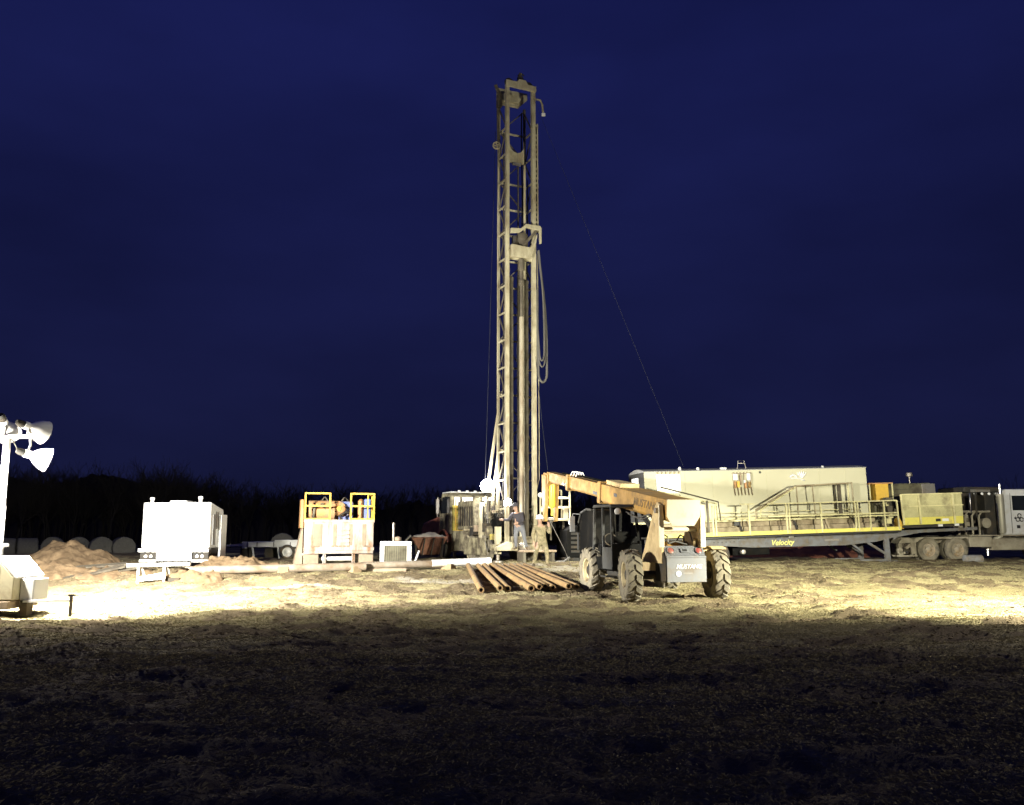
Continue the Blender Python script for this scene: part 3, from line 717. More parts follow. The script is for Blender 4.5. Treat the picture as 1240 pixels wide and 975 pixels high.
# ------------------------------------------------------------------ drill rig (truck-mounted, backed towards the camera)
def make_rig():
    G = thing('drill_rig', 'truck-mounted drill rig with a tall cream lattice mast raised upright', 'drill rig', (.36, 36.5, .52), 24)
    zb, zt = .75, 20.55
    XL, YF, YB = .62, 0.0, .92
    base = MB(); base.box(-.80, .80, -.10, 1.05, .55, .75)
    mast = base.build('mast', 'mast', G, .01)
    # four chords; the two front ones are the wide guide rails
    for x in (-XL, XL):
        w = .17 if x > 0 else .15
        MB().box(x - w / 2, x + w / 2, YF - .09, YF + .09, zb, zt).build('guide_rail', 'mast', mast, .01)
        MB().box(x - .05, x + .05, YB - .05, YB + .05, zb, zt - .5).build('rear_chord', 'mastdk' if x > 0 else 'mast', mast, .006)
    # lattice: side ladders and back face
    n = 16; st = (zt - 1.0 - zb) / n
    for i in range(n + 1):
        z = zb + .25 + i * st
        if z > zt - .8: continue
        for x in (-XL, XL):
            MB().bar((x, YF + .09, z), (x, YB - .05, z), .05, .06).build('side_brace', 'mast', mast)
        if i % 1 == 0 and i < n:
            MB().bar((-XL + .05, YB, z + .12), (XL - .05, YB, z + .12), .055, .07).build('back_brace', 'mast', mast)
        if i < n:
            s = 1 if i % 2 else -1
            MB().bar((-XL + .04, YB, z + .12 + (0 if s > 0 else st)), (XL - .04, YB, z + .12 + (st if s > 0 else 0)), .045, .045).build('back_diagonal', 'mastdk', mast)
            for x in (-XL, XL):
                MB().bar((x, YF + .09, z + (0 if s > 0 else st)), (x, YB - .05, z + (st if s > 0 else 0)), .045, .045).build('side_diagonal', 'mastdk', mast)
                MB().prism([(YF + .09, z - .09), (YF + .30, z), (YF + .09, z + .09)], 'x', x - .012, x + .012).build('gusset', 'mast', mast)
    # crown: twin head beams, sheave housing, crown arm, lamp arm
    cr = MB().prism([(-.72, 20.42), (.72, 20.42), (.72, 20.68), (.32, 20.68), (.22, 20.86), (-.10, 20.86), (-.20, 20.72), (-.72, 20.72)], 'y', -.14, -.06).build('crown_beam', 'mast', mast, .01)
    MB().prism([(-.74, 20.05), (.30, 20.05), (.74, 20.5), (.74, 20.8), (-.74, 20.8)], 'y', .85, .95).build('crown_beam', 'mast', mast, .01)
    MB().prism([(-.62, 19.95), (.05, 19.95), (.18, 20.15), (.05, 20.3), (-.62, 20.3)], 'y', .30, .40).build('sheave_plate', 'mast', mast, .01)
    for x in (-.45, .50):
        MB().lathe([(.16, -.05), (.20, -.04), (.17, 0), (.20, .04), (.16, .05)], (x, .2, 20.78), (0, 1, 0), 18).build('sheave', 'dark', mast)
    MB().lathe([(.10, -.05), (.14, -.04), (.11, 0), (.14, .04), (.10, .05)], (.12, .25, 21.1), (0, 1, 0), 18).build('sheave', 'dark', mast)
    MB().prism([(-.08, 20.9), (.18, 20.9), (.14, 21.3), (.05, 21.35)], 'y', .15, .2).build('sheave_bracket', 'mastdk', mast)
    MB().path([(-.02, .2, 21.2), (.14, .2, 21.33), (.28, .2, 21.25)], .03, 8).build('crown_hook', 'dark', mast)
    MB().path([(XL + .08, 0, 20.15), (XL + .36, 0, 20.15), (XL + .44, 0, 19.98), (XL + .50, 0, 19.55)], .045, 8).build('lamp_arm', 'mast', mast)
    MB().lathe([(.04, 0), (.09, .05), (.09, .14), (0, .16)], (XL + .50, 0, 19.6), (.1, 0, -1), 12).build('crown_lamp', 'whiteenamel', mast)
    b2 = MB(); b2.bar((-XL - .12, .5, 20.2), (-XL - .30, .6, 20.75), .10, .14); b2.box(-XL - .24, -XL - .06, .38, .66, 19.7, 20.3); b2.bar((-XL - .2, .5, 18.0), (-XL - .22, .5, 19.6), .10, .10)
    b2.build('winch_boom', 'mastdk', mast)
    sw = MB(); sc0 = Vector((-XL - .28, .5, 17.9))
    sw.path([sc0 + Vector((.15 * math.cos(a), -.05 * math.cos(a), .15 * math.sin(a))) for a in [i * math.pi / 8 for i in range(17)]], .035, 6)
    for a in (0.3, 1.87): sw.bar(sc0 + Vector((.14 * math.cos(a), -.04 * math.cos(a), .14 * math.sin(a))), sc0 - Vector((.14 * math.cos(a), -.04 * math.cos(a), .14 * math.sin(a))), .04, .04)
    sw.build('side_sheave', 'mast', mast)
    # arch spacer plate across the rails
    v = [(-XL + .09, 17.15), (XL - .32, 17.15), (XL - .32, 18.3), (XL - .42, 18.2)]
    arch = [(XL - .42, 18.25)] + [(.10 + .40 * math.cos(a) - .15, 17.95 - .30 * math.sin(a)) for a in [i * math.pi / 8 for i in range(9)]] + [(-XL + .09, 18.25)]
    arch = [(-XL + .09, 17.15), (XL - .30, 17.15), (XL - .30, 18.2)] + [(-.02 + .36 * math.cos(a), 18.05 - .42 * math.sin(a)) for a in [i * math.pi / 8 for i in range(9)]] + [(-XL + .09, 18.2)]
    MB().prism(arch, 'y', .30, .36).build('spacer_plate', 'mast', mast)
    MB().bar((-.25, .28, 17.1), (.15, .28, 17.1), .10, .10).build('spacer_bar', 'steel', mast)
    # guide bars inside the mast
    for x, y, m, r0 in ((-.36, .45, 'mastdk', .03), (.12, .5, 'mastdk', .035), (.33, .28, 'mast', .055)):
        MB().tube((x, y, 11.8 if x < 0 else 2.0), (x, y, 17.1), r0, 8).build('guide_bar', m, mast)
    # rack strip with holes on the right rail
    rs = MB(); x0, x1 = XL + .17, XL + .24
    z = 14.2; rack = MB().box(XL + .17, XL + .22, -.04, .0, 14.0, 19.0).build('rack_strip', 'mast', mast)
    z = 14.1; k = 0
    while z < 18.85:
        if k % 7 != 6: MB().box(XL + .085, XL + .17, -.035, -.005, z + .13, z + .22).build('rack_tooth', 'mast', rack)
        z += .22; k += 1
    MB().box(XL + .085, XL + .17, .0, .03, 14.0, 19.0).build('rack_backing', 'dark', rack)
    # top head carriage
    ca = MB(); ca.prism([(-.50, 12.75), (.40, 12.75), (.62, 13.3), (.72, 13.9), (.55, 13.5), (.35, 13.25), (-.50, 13.3)], 'y', -.22, -.04)
    car = ca.build('top_head', 'mast', mast, .02)
    MB().prism([(-.52, 14.0), (-.05, 14.05), (.18, 14.28), (.86, 14.28), (.92, 14.18), (.92, 13.5), (.84, 13.5), (.80, 14.05), (.2, 14.12), (-.1, 13.85), (-.52, 13.78)], 'y', -.20, -.08).build('carriage_frame', 'mast', car, .015)
    MB().lathe([(.0, 0), (.24, .02), (.26, .12), (.26, .5), (.2, .6), (0, .62)], (.12, .1, 13.3), (0, 0, 1), 18).build('gearbox', 'mastdk', car)
    MB().lathe([(.0, 0), (.13, .02), (.13, .45), (0, .5)], (-.22, .1, 13.3), (0, 0, 1), 14).build('drive_motor', 'dark', car)
    MB().bar((.05, -.12, 13.3), (.75, -.14, 14.1), .09, .12).build('carriage_brace', 'mastdk', car)
    MB().tube((-.52, .08, 12.92), (.52, .08, 12.92), .22, 16).build('crosshead', 'mast', car)
    # drill string: spindle joints then the pipe
    MB().lathe([(.10, 0), (.14, .05), (.14, .5), (.09, .55), (.09, .9), (.13, .95), (.13, 1.15), (.08, 1.2), (.08, 2.6), (0, 2.6)], (.02, -.05, 12.75), (0, 0, -1), 14).build('spindle', 'mastdk', car)
    MB().tube((.02, -.05, .55), (.02, -.05, 10.2), .10, 16).build('drill_pipe', 'drillpipe', G)
    for x, y, z1 in ((-.38, .12, 11.8), (.36, .2, 11.75)):
        c = MB(); c.tube((x, y, .8), (x, y, z1), .095, 14); c.lathe([(.11, 0), (.11, .12), (.06, .16), (.0, .16)], (x, y, z1), (0, 0, 1), 14)
        c.build('feed_cylinder', 'mastdk', mast)
    for x, y, za, zb2, r0 in ((.46, .55, .8, 12.5, .035), (.52, .60, .8, 9, .03), (-.1, .7, .8, 8.5, .04), (-.5, .5, .8, 7.6, .035), (.25, .75, 1, 10.5, .05)):
        pts = [(x + .035 * math.sin(z * 1.7 + x * 9), y, z) for z in np.linspace(za, zb2, 26)]
        MB().path(pts, r0, 7).build('hose', 'hose', mast)
    pts = [(.30 + .09 * math.sin(z * 2.4), .35, z) for z in np.linspace(1.5, 7.5, 26)]
    MB().path(pts, .03, 7).build('hose', 'mast', mast)
    for x, y, za, zb2, r0 in ((-.30, .8, 1, 19.5, .022), (.44, .80, 1, 19.8, .03), (-.52, .62, 1, 18.6, .028), (.50, .38, 1, 16.5, .024), (-.48, .30, 8, 19.9, .018)):
        MB().path([(x + .02 * math.sin(z * 1.1 + x * 7), y, z) for z in np.linspace(za, zb2, 30)], r0, 6).build('cable', 'dark', mast)
    for x0, x1, y, z1 in ((-.54, -.45, .42, 12.6), (.42, .53, .50, 13.0), (.14, .24, .62, 12.2), (-.28, -.20, .66, 11.2)):
        MB().box(x0, x1, y, y + .05, .8, z1).build('mast_shade_strip', 'dark', mast)  # dark strips added to deepen the shade inside the mast
    for i in range(22):
        z = 1.2 + i * .52; x = (.47 if i % 2 else -.49) + .03 * math.sin(i * 2.3)
        MB().box(x - .05, x + .05, .36, .42, z, z + .10).build('hose_clamp', 'mast' if i % 3 == 0 else 'steel', mast)
    # hose bundle looping from the carriage
    for k, (dx, zlow) in enumerate(((.40, 7.55), (.30, 8.2), (.23, 8.45))):
        pts = []
        for i in range(31):
            u = i / 30; a = u * math.pi
            if u < .72:
                q = u / .72; x = XL + .18 + dx * math.sin(min(1, q * 1.25) * math.pi / 2); z = 13.2 - (13.2 - zlow - .35) * q
            else:
                q = (u - .72) / .28; x = XL + .18 + dx * (math.cos(q * math.pi) * .5 + .5); z = zlow + .35 - .42 * math.sin(q * math.pi)
            pts.append((x, -.05 - .05 * k, z))
        pts.append((XL + .14, -.08, zlow + 1.4)); pts.append((XL + .12, -.08, zlow + 3.0))
        MB().path(pts, .05 if k == 0 else .035, 8).build('hose', 'hose', car)
    MB().path([(XL + .17, -.02, 13), (XL + .22, -.02, 5.5), (XL + .22, 0, 3.4), (XL + .05, 0, 2.8)], .018, 6).build('side_pipe', 'mast', mast)
    # back stays of the mast
    for x in (-1, 1):
        MB().bar((x * XL, YB, 6.2), (x * .95, 1.9, 1.4), .09, .09).build('back_stay', 'mast', G)
        MB().bar((x * XL, YB, 4.6), (x * .85, 1.3, 1.4), .07, .07).build('back_stay', 'mast', G)
    # ---------------- carrier truck: local +y is the nose, pointing away
    MB().box(-.48, .48, -.2, 9.4, .78, 1.06).build('chassis', 'rigtan', G, .01)
    for (x, y) in ((-.98, 1.3), (.98, 1.3), (-.98, 2.6), (.98, 2.6), (-1.12, 6.0), (1.08, 6.0)):
        make_wheel(G, (x, y, .56), .56, .32, .29, -1 if x < 0 else 1, 'rubber', 'rimgrey')
    for y in (1.3, 2.6, 6.0): MB().tube((-.95, y, .56), (.95, y, .56), .09, 10).build('axle', 'dark', G)
    cab = MB().prism([(5.1, 1.15), (5.1, 2.9), (5.3, 3.02), (6.4, 3.02), (6.7, 2.1), (6.7, 1.15)], 'x', -1.15, 1.10).build('cab', 'rigtan', G, .03)
    for (a, b_) in ((-1.0, -.75), (-.62, -.12), (.05, .25), (.38, .95)):
        MB().box(a, b_, 5.07, 5.11, 2.42, 2.82).build('rear_window', E_WIN, cab)
    MB().prism([(5.3, 2.1), (5.3, 2.85), (6.3, 2.85), (6.5, 2.1)], 'x', -1.165, -1.14).build('side_window', 'glass', cab)
    MB().box(-1.14, 1.08, 5.2, 6.38, 3.03, 3.08).build('cab_roof', 'white', cab, .01)
    for x in (-.7, -.3, .1, .5): MB().lathe([(.07, 0), (.07, .06), (0, .08)], (x, 5.3, 3.08), (0, 0, 1), 10).build('roof_lamp', 'whiteenamel', cab)
    m = MB(); m.path([(-1.17, 6.3, 2.75), (-1.42, 6.2, 2.85), (-1.44, 6.2, 1.95), (-1.17, 6.3, 1.9)], .022, 6); m.box(-1.50, -1.36, 6.18, 6.24, 2.1, 2.75); m.build('mirror', 'steel', cab)
    hood = MB().prism([(6.7, 1.0), (6.7, 1.95), (6.95, 2.02), (9.4, 1.72), (9.75, 1.4), (9.75, .75), (7.0, .75)], 'x', -1.05, 1.02).build('engine_hood', 'maroon', G, .10)
    MB().prism([(6.75, 1.97), (6.95, 2.04), (8.9, 1.80), (8.9, 1.78)], 'x', -.62, .70).build('hood_top_panel', 'white', hood)
    for x in (-1.09, .97):
        f = MB()
        for i in range(8):
            a0, a1 = R(15 + i * 19), R(15 + (i + 1) * 19)
            f.hexa([(x - .18, 6.0 + .74 * math.cos(a), .62 + .74 * math.sin(a)) if k == 0 else (x + .30, 6.0 + .74 * math.cos(a), .62 + .74 * math.sin(a)) for a in (a0,) for k in (0, 1)] +
                   [(x + .30, 6.0 + .74 * math.cos(a1), .62 + .74 * math.sin(a1)), (x - .18, 6.0 + .74 * math.cos(a1), .62 + .74 * math.sin(a1))] +
                   [(x - .18, 6.0 + .70 * math.cos(a0), .62 + .70 * math.sin(a0)), (x + .30, 6.0 + .70 * math.cos(a0), .62 + .70 * math.sin(a0)), (x + .30, 6.0 + .70 * math.cos(a1), .62 + .70 * math.sin(a1)), (x - .18, 6.0 + .70 * math.cos(a1), .62 + .70 * math.sin(a1))])
        f.build('front_fender', 'maroon', G)
    MB().box(-1.12, 1.08, 9.75, 10.0, .55, .85).build('front_bumper', 'browngrey', G, .02)
    # yellow ladder panel and cabinets behind the cab
    pn = MB().box(-1.13, -.55, 4.92, 5.06, 1.2, 2.45).build('ladder_panel', 'rigyel', G, .01)
    for x in (-1.02, -.66): MB().bar((x, 4.88, 1.15), (x, 4.88, 2.75), .045, .045).build('ladder_rail', 'rail', pn)
    for i in range(5): MB().bar((-1.02, 4.88, 1.3 + i * .27), (-.66, 4.88, 1.3 + i * .27), .035, .035).build('ladder_rung', 'rail', pn)
    tcab = MB().box(-1.20, -.2, 3.4, 4.9, .42, 1.30).build('tool_cabinet', 'rigtan', G, .02)
    for a in (-1.14, -.80, -.46): MB().box(a, a + .28, 3.375, 3.4, .52, 1.2).build('cabinet_door', 'mastdk' if a == -.80 else 'rigtan', tcab, .008)
    for a in (-.90, -.56): MB().bar((a, 3.35, .82), (a, 3.35, .98), .02, .02).build('door_handle', 'dark', tcab)
    MB().box(-1.22, .2, 3.30, 3.42, 1.30, 1.37).build('cabinet_lip', 'mast', tcab)
    stp = MB(); stp.bar((-1.12, 3.05, .02), (-1.12, 3.05, 1.1), .05, .05); stp.bar((-.72, 3.05, .02), (-.72, 3.05, 1.1), .05, .05); so = stp.build('side_ladder', 'mast', G)
    for z in (.25, .5, .75, 1.0): MB().bar((-1.12, 3.05, z), (-.72, 3.05, z), .06, .03).build('ladder_rung', 'mast', so)
    MB().bar((-1.12, 3.0, 1.05), (-.72, 3.0, .45), .04, .04).build('ladder_brace', 'mast', so)
    MB().box(-.15, 1.12, 3.4, 4.9, .9, 1.6).build('tool_cabinet', 'rigtan', G, .02)
    # deck engine package with vertical tanks, filters and pipework
    en = MB().box(-.95, .85, 2.75, 4.8, 1.34, 2.60).build('deck_engine', 'rigtan', G, .03)
    MB().box(-1.22, -1.14, .85, 3.3, .28, 1.0).build('side_skirt', 'rigtan', G, .02)
    for i in range(6): MB().box(-.955 - .015, -.955, 2.95 + i * .28, 3.11 + i * .28, 1.5, 2.35).build('louvre', 'dark', en)
    for x, y, r0, z0, z1, mm in ((-.82, 2.75, .20, 1.1, 2.7, 'rigtan'), (-.35, 2.8, .17, 1.2, 2.5, 'mastdk'), (-1.08, 1.55, .15, 1.0, 2.45, 'mast'), (.30, 2.7, .2, 1.2, 2.4, 'rigtan'), (-.72, 1.2, .11, 1.0, 2.3, 'dark')):
        MB().lathe([(0, z0 - .05), (r0 * .8, z0 - .03), (r0, z0 + .05), (r0, z1 - .08), (r0 * .8, z1), (0, z1 + .03)], (x, y, 0), (0, 0, 1), 18).build('pressure_tank', mm, G)
    rr = random.Random(5)
    for i in range(26):
        x = rr.uniform(-1.15, -.45); y = rr.uniform(.6, 2.6); z = rr.uniform(1.0, 2.2)
        pts = [(x, y, z)]
        for k in range(3):
            a = rr.choice((0, 1, 2)); q = list(pts[-1]); q[a] += rr.uniform(-.45, .45); q[2] = max(.9, min(2.5, q[2])); pts.append(tuple(q))
        if (Vector(pts[1]) - Vector(pts[0])).length < .08: continue
        MB().path(pts, rr.uniform(.018, .05), 7).build('pipework', rr.choice(('mastdk', 'dark', 'mast', 'rigtan', 'hose')), G)
    for i in range(14):
        x = rr.uniform(-1.15, -.5); y = rr.uniform(.4, 2.4); z = rr.uniform(.9, 2.0); s = rr.uniform(.06, .16)
        MB().box(x - s, x + s, y - s, y + s, z - s, z + s * 1.3).build('valve_block', rr.choice(('mastdk', 'dark', 'rigtan', 'browngrey')), G, .012)
    MB().box(-1.15, -.95, .35, .55, .92, 1.15).build('valve_block', 'rigyel', G, .01)
    for i in range(34):
        x = rr.uniform(-1.05, -.15) if i % 3 else rr.uniform(.65, 1.15); y = rr.uniform(-.08, .9); z = rr.uniform(.7, 2.1)
        pts = [(x, y, z), (x + rr.uniform(-.12, .12), y + rr.uniform(-.1, .1), z - rr.uniform(.1, .3)), (x + rr.uniform(-.25, .25), y + rr.uniform(-.15, .15), z - rr.uniform(.25, .6)), (x + rr.uniform(-.35, .35), y + rr.uniform(-.2, .2), z - rr.uniform(.0, .3))]
        MB().path(pts, rr.uniform(.018, .04), 7).build('hydraulic_hose', rr.choice(('dark', 'hose', 'dark', 'mastdk')), G)
    for i in range(10):
        x = rr.uniform(-.98, -.3); y = rr.uniform(.25, .8); z = rr.uniform(.75, 1.9); s = rr.uniform(.07, .15)
        MB().box(x - s, x + s, y - s * .6, y + s * .6, z - s, z + s * 1.4).build('valve_block', rr.choice(('dark', 'browngrey', 'mastdk', 'black')), G, .015)
    # operator side: dark control console left of the table
    cs = MB().prism([(.1, 1.2), (.1, 1.75), (.3, 2.0), (.7, 2.0), (.7, 1.2)], 'x', -1.02, -.55).build('control_console', 'black', G, .03)
    for i in range(7): MB().tube((-.98 + i * .065, .16, 1.84), (-.98 + i * .065, .02, 2.0), .012, 6).build('lever', 'steel', cs)
    # outriggers and drill table
    for x, y in ((-.95, .15), (.95, .15), (-.95, 5.2), (.95, 5.2)):
        j = MB(); j.box(x - .11, x + .11, y - .11, y + .11, .35, 1.45)
        jo = j.build('jack_leg', 'mast', G, .012)
        MB().lathe([(.07, .30), (.07, .10), (.22, .06), (.22, .01), (0, .01)], (x, y, .02), (0, 0, 1), 16).build('jack_foot', 'steel', jo)
    MB().bar((-1.35, -.05, .62), (1.0, -.05, .62), .22, .24).build('rear_beam', 'rigtan', G, .015)
    tb = MB().prism([(-1.25, .50), (-.35, .50), (-.35, .78), (-.75, .85), (-1.25, .62)], 'y', -.50, -.12).build('side_step', 'mast', G, .01)
    MB().box(-.30, 1.15, -.95, -.16, .44, .52).build('work_deck', 'browngrey', G, .01)
    for x in (-.22, 1.05):
        MB().box(x - .06, x + .06, -.85, -.25, -.02, .44).build('deck_leg', 'mastdk', G, .008)
    MB().lathe([(.32, .53), (.34, .58), (.34, .70), (.2, .74), (.2, .82), (.12, .82)], (.02, -.05, 0), (0, 0, 1), 22).build('drill_table', 'steel', G)
    # right-hand work platform with guard rails
    pf = MB().box(.80, 2.25, -.1, .75, 1.70, 1.80).build('side_platform', 'mast', G, .01)
    for x, y in ((.85, -.07), (1.5, -.07), (2.22, -.07), (2.22, .70), (1.5, .70)):
        MB().bar((x, y, 1.8), (x, y, 3.0 if x > 2 else 2.75), .055, .055).build('guard_post', 'mast', pf)
    for z in (2.25, 2.65): MB().bar((.85, -.07, z), (2.22, -.07, z), .06, .08).build('guard_rail', 'mast', pf)
    for z in (2.35, 3.0): MB().bar((1.5, .70, z), (2.22, .70, z), .045, .045).build('guard_rail', 'mast', pf)
    MB().box(1.95, 2.15, -.05, .05, 1.8, 2.3).build('junction_box', 'mast', pf, .01)
    for i in range(4): MB().tube((1.55 + i * .16, .68, 2.4), (1.55 + i * .16, .68, 3.0), .012, 6).build('guard_bar', 'mast', pf)
    for x in (1.0, 1.5, 2.1): MB().bar((x, .3, .9), (x, .3, 1.7), .07, .07).build('platform_support', 'mastdk', pf)
    MB().box(.85, 2.2, .75, 1.7, .75, 1.65).build('hydraulic_tank', 'black', G, .04)
    # lamps on the rig: a big flood on a stalk left of the mast, work lamps at the table and the rails
    fs = MB().path([(-1.02, 1.1, 1.4), (-1.0, 1.05, 2.4), (-1.12, .85, 2.80)], .03, 8).build('flood_lamp_stalk', 'steel', G)
    MB().lathe([(.09, -.40), (.13, -.39), (.13, -.30), (.20, -.24), (.0, -.24)], (-1.12, .85, 3.10), (0, 0, 1), 24).build('globe_lamp_base', 'dark', fs)
    MB().lathe([(.0, -.30), (.15, -.26), (.26, -.15), (.30, 0), (.26, .15), (.15, .26), (0, .30)], (-1.12, .85, 3.12), (0, 0, 1), 24).build('globe_lamp', E_GLOBE, fs)
    hs = MB().lathe([(.0, -.16), (.1, -.14), (.18, 0), (.18, .02)], (-.62, -.05, 2.42), (.1, -1, -.3), 16).build('work_lamp_housing', 'dark', G)
    MB().lathe([(.178, .02), (.10, .07), (0, .08)], (-.62, -.05, 2.42), (.1, -1, -.3), 16).build('work_lamp_lens', E_LAMP, hs)
    spot(G, (-.60, -.17, 2.39), (.1, -1, -.5), 420, 160, .4, (1, .97, .95), .1)
    for (x, y, z) in ((.80, -.16, 2.75), (1.08, -.14, 2.5), (.95, -.14, 2.15), (2.2, -.16, 1.62)):
        h_ = MB().lathe([(.0, -.10), (.06, -.09), (.10, 0), (.10, .02)], (x, y, z), (0, -1, -.2), 14).build('work_lamp_housing', 'whiteenamel', G)
        MB().lathe([(.098, .02), (.05, .04), (0, .045)], (x, y, z), (0, -1, -.2), 14).build('work_lamp_lens', 'whiteenamel', h_)
    # a second flood at the back lights the deck and the ground behind the rig
    spot(G, (1.5, -.25, 2.9), (.5, -.7, -1), 700, 150, .5, (1, .96, .9), .1)
    b3 = MB().lathe([(.0, -.10), (.08, -.08), (.13, 0), (.13, .02)], (1.5, -.12, 2.95), (.5, -.7, -1), 14).build('work_lamp_housing', 'whiteenamel', G)
    MB().lathe([(.128, .02), (.05, .045), (0, .05)], (1.5, -.12, 2.95), (.5, -.7, -1), 14).build('work_lamp_lens', E_SMALL, b3)
    return G
rig = make_rig()
# lines
def wire(name, label, pts, r0, m='wire', cat='cable'):
    return tag(MB().path(pts, r0, 6).build(name, m), label, cat)
wire('guy_wire', 'thin guy wire running from the mast top down to the cream cabin roof', [(.95, 36.6, 20.6), (4.1, 36.7, 12.4), (7.12, 36.8, 4.42)], .006)
wire('hoist_line', 'thin line hanging beside the mast on its hose side, ending at the telehandler boom head', [(.98, 36.3, 9.0), (1.22, 35.4, 6.0), (1.40, 34.7, 4.15)], .010)
wire('winch_line', 'thin winch line hanging beside the mast on the side of the flood lamp', [(-.72, 36.9, 19.2), (-.95, 37.0, 10.0), (-1.13, 37.2, 3.7)], .010)
wire('tag_line', 'rope slanting down from the boom head to the ground beside the worker in tan', [(1.42, 34.4, 2.25), (1.95, 33.4, 1.1), (2.2, 32.9, .42)], .012, 'steel', 'rope')
# ------------------------------------------------------------------ equipment trailer on the right
TRZ = .50; TYAW = 9.5; TPITCH = -1.8
def make_trailer():
    T = thing('equipment_trailer', 'long grey semi-trailer with yellow railed walkway, engine and mesh guard', 'trailer', (5.46, 36, TRZ), rot=(0, R(TPITCH), R(TYAW)))
    # main frame beams (near and far), fish-bellied
    for y in (-.62, 1.5):
        MB().prism([(.4, .60), (3.0, .60), (4.2, .50), (8.2, .46), (9.6, .56), (10.5, .72), (10.5, .93), (.4, .93)], 'y', y, y + .12).build('frame_beam', 'frame', T, .01)
    for y in (-.62, 1.5):
        MB().prism([(10.42, .60), (10.6, .72), (11.6, .86), (14.3, .90), (14.3, 1.02), (10.42, .98)], 'y', y + .02, y + .10).build('gooseneck_beam', 'frame', T, .01)
    for i in range(9): MB().box(.8 + i * 1.15, .9 + i * 1.15, -.5, 1.5, .66, .86).build('cross_member', 'dark', T)
    for x in (3.6, 4.75, 6.6, 8.0, 9.1): MB().box(x, x + .06, -.64, -.622, .58, .92).build('frame_rib', 'frame', T)
    for i in range(6): MB().lathe([(.025, 0), (.025, .012), (0, .012)], (2.55 + i * .17, -.62, .76), (0, -1, 0), 8).build('frame_bolt', 'blackmark', T)
    text('Velocity', .30, 'yellowmark', T, (5.45, -.629, .66), (R(90), 0, 0), shear=.3, xs=1.0)
    MB().box(7.3, 7.95, -.632, -.62, .66, .74).build('reflector_plate', 'steel', T)
    MB().box(5.2, 5.4, -.66, -.60, .86, .96).build('marker_box', 'blackmark', T)
    MB().box(5.75, 5.95, -.66, -.60, .86, .92).build('marker_lamp', 'whiteenamel', T)
    # deck slab and bright yellow edge
    MB().box(.3, 10.55, -.95, 1.75, .95, 1.02).build('deck', 'dark', T)
    MB().box(.3, 10.55, -.985, -.95, 1.0, 1.15).build('deck_edge', 'deckyel', T, .006)
    MB().box(.3, 10.55, -.94, -.80, .915, .95).build('deck_shadow_strip', 'blackmark', T)  # black strip painted in as the shadow line below the deck edge
    for i in range(9): MB().box(.45 + i * 1.18, 1.60 + i * 1.18, -.32, -.28, 1.03, 1.34).build('skirt_panel', 'skirt', T, .006)
    for i in range(9): MB().box(.45 + i * 1.18, 1.60 + i * 1.18, -.24, -.20, 1.35, 1.56).build('skirt_panel', 'skirt', T, .006)
    for x, w in ((2.0, .1), (3.75, .12), (4.15, .05), (6.15, .12), (7.55, .08), (8.8, .10), (9.9, .1)):
        MB().bar((x, -.36, 1.58), (x + .16, -.40, 1.03), w, .06).build('skirt_strut', 'dark' if w > .09 else 'skirt', T)
    MB().box(3.55, 3.75, -.42, -.36, 1.40, 1.60).build('bracket', 'blackmark', T)
    MB().box(.0, 10.3, -.45, 1.75, 1.56, 1.63).build('upper_walkway', 'railcream', T, .006)
    # outer guard rail on the deck edge
    for x, dbl in ((2.42, 1), (3.95, 0), (5.55, 1), (7.05, 0), (8.55, 1), (9.2, 0), (9.85, 0), (10.45, 0)):
        for k in range(1 + dbl):
            MB().bar((x + k * .12, -.97, 1.02), (x + k * .12, -.97, 2.22), .055, .055).build('guard_post', 'railcream', T)
    for z, xa in ((2.22, 4.75), (1.72, 4.75), (1.62, 8.5)):
        MB().bar((xa, -.97, z), (10.45, -.97, z), .05, .05).build('guard_rail', 'railcream', T)
    MB().bar((3.6, -.97, 2.24), (4.2, -.97, 2.24), .05, .05).build('guard_rail', 'railcream', T)
    # upper inner rails and the stair rail up to the landing
    for z in (1.78, 1.92): MB().bar((2.9, -.42, z), (9.2, -.42, z), .03, .03).build('inner_rail', 'railcream', T)
    hr = [(4.40, 1.98), (6.20, 2.92), (8.75, 3.02)]
    for y in (-.62, -.30):
        MB().path([(4.42 + (0 if y < -.5 else .35), y, 1.64), (4.42 + (0 if y < -.5 else .35), y, 2.0), (6.2 + (0 if y < -.5 else .25), y, 2.92), (8.72, y, 3.0), (8.72, y, 1.64)], .036, 8).build('stair_handrail', 'skirt' if y < -.5 else 'railcream', T)
    for x in (6.25, 7.0): MB().bar((x, -.62, 1.64), (x - .05 if x > 6.5 else x, -.62, 2.94), .04, .04).build('handrail_post', 'skirt', T)
    for i in range(5): MB().box(4.7 + i * .3, 4.98 + i * .3, -.60, -.32, 1.66 + i * .03, 1.69 + i * .03).build('stair_tread', 'railcream', T)
    MB().box(8.15, 8.30, -.47, -.40, 1.64, 2.95).build('landing_post', 'mastdk', T)
    # left stair rail by the cabin end, running down towards the deck
    MB().path([(.35, -.90, 3.0), (1.4, -.90, 2.72), (2.72, -.90, 2.36), (2.78, -.90, 1.62)], .030, 8).build('stair_handrail', 'mastdk', T)
    MB().path([(.35, -.60, 2.86), (1.4, -.60, 2.58), (2.75, -.60, 2.30), (2.78, -.60, 1.62)], .026, 8).build('stair_handrail', 'railcream', T)
    MB().bar((2.25, -.9, 1.15), (2.25, -.9, 2.42), .07, .07).build('handrail_post', 'mastdk', T)
    # machinery at the front: engine, radiator hood, cabinets
    e = MB().box(9.85, 10.62, -.30, 1.5, 1.03, 2.15).build('engine_block', 'olive', T, .03)
    rr = random.Random(12)
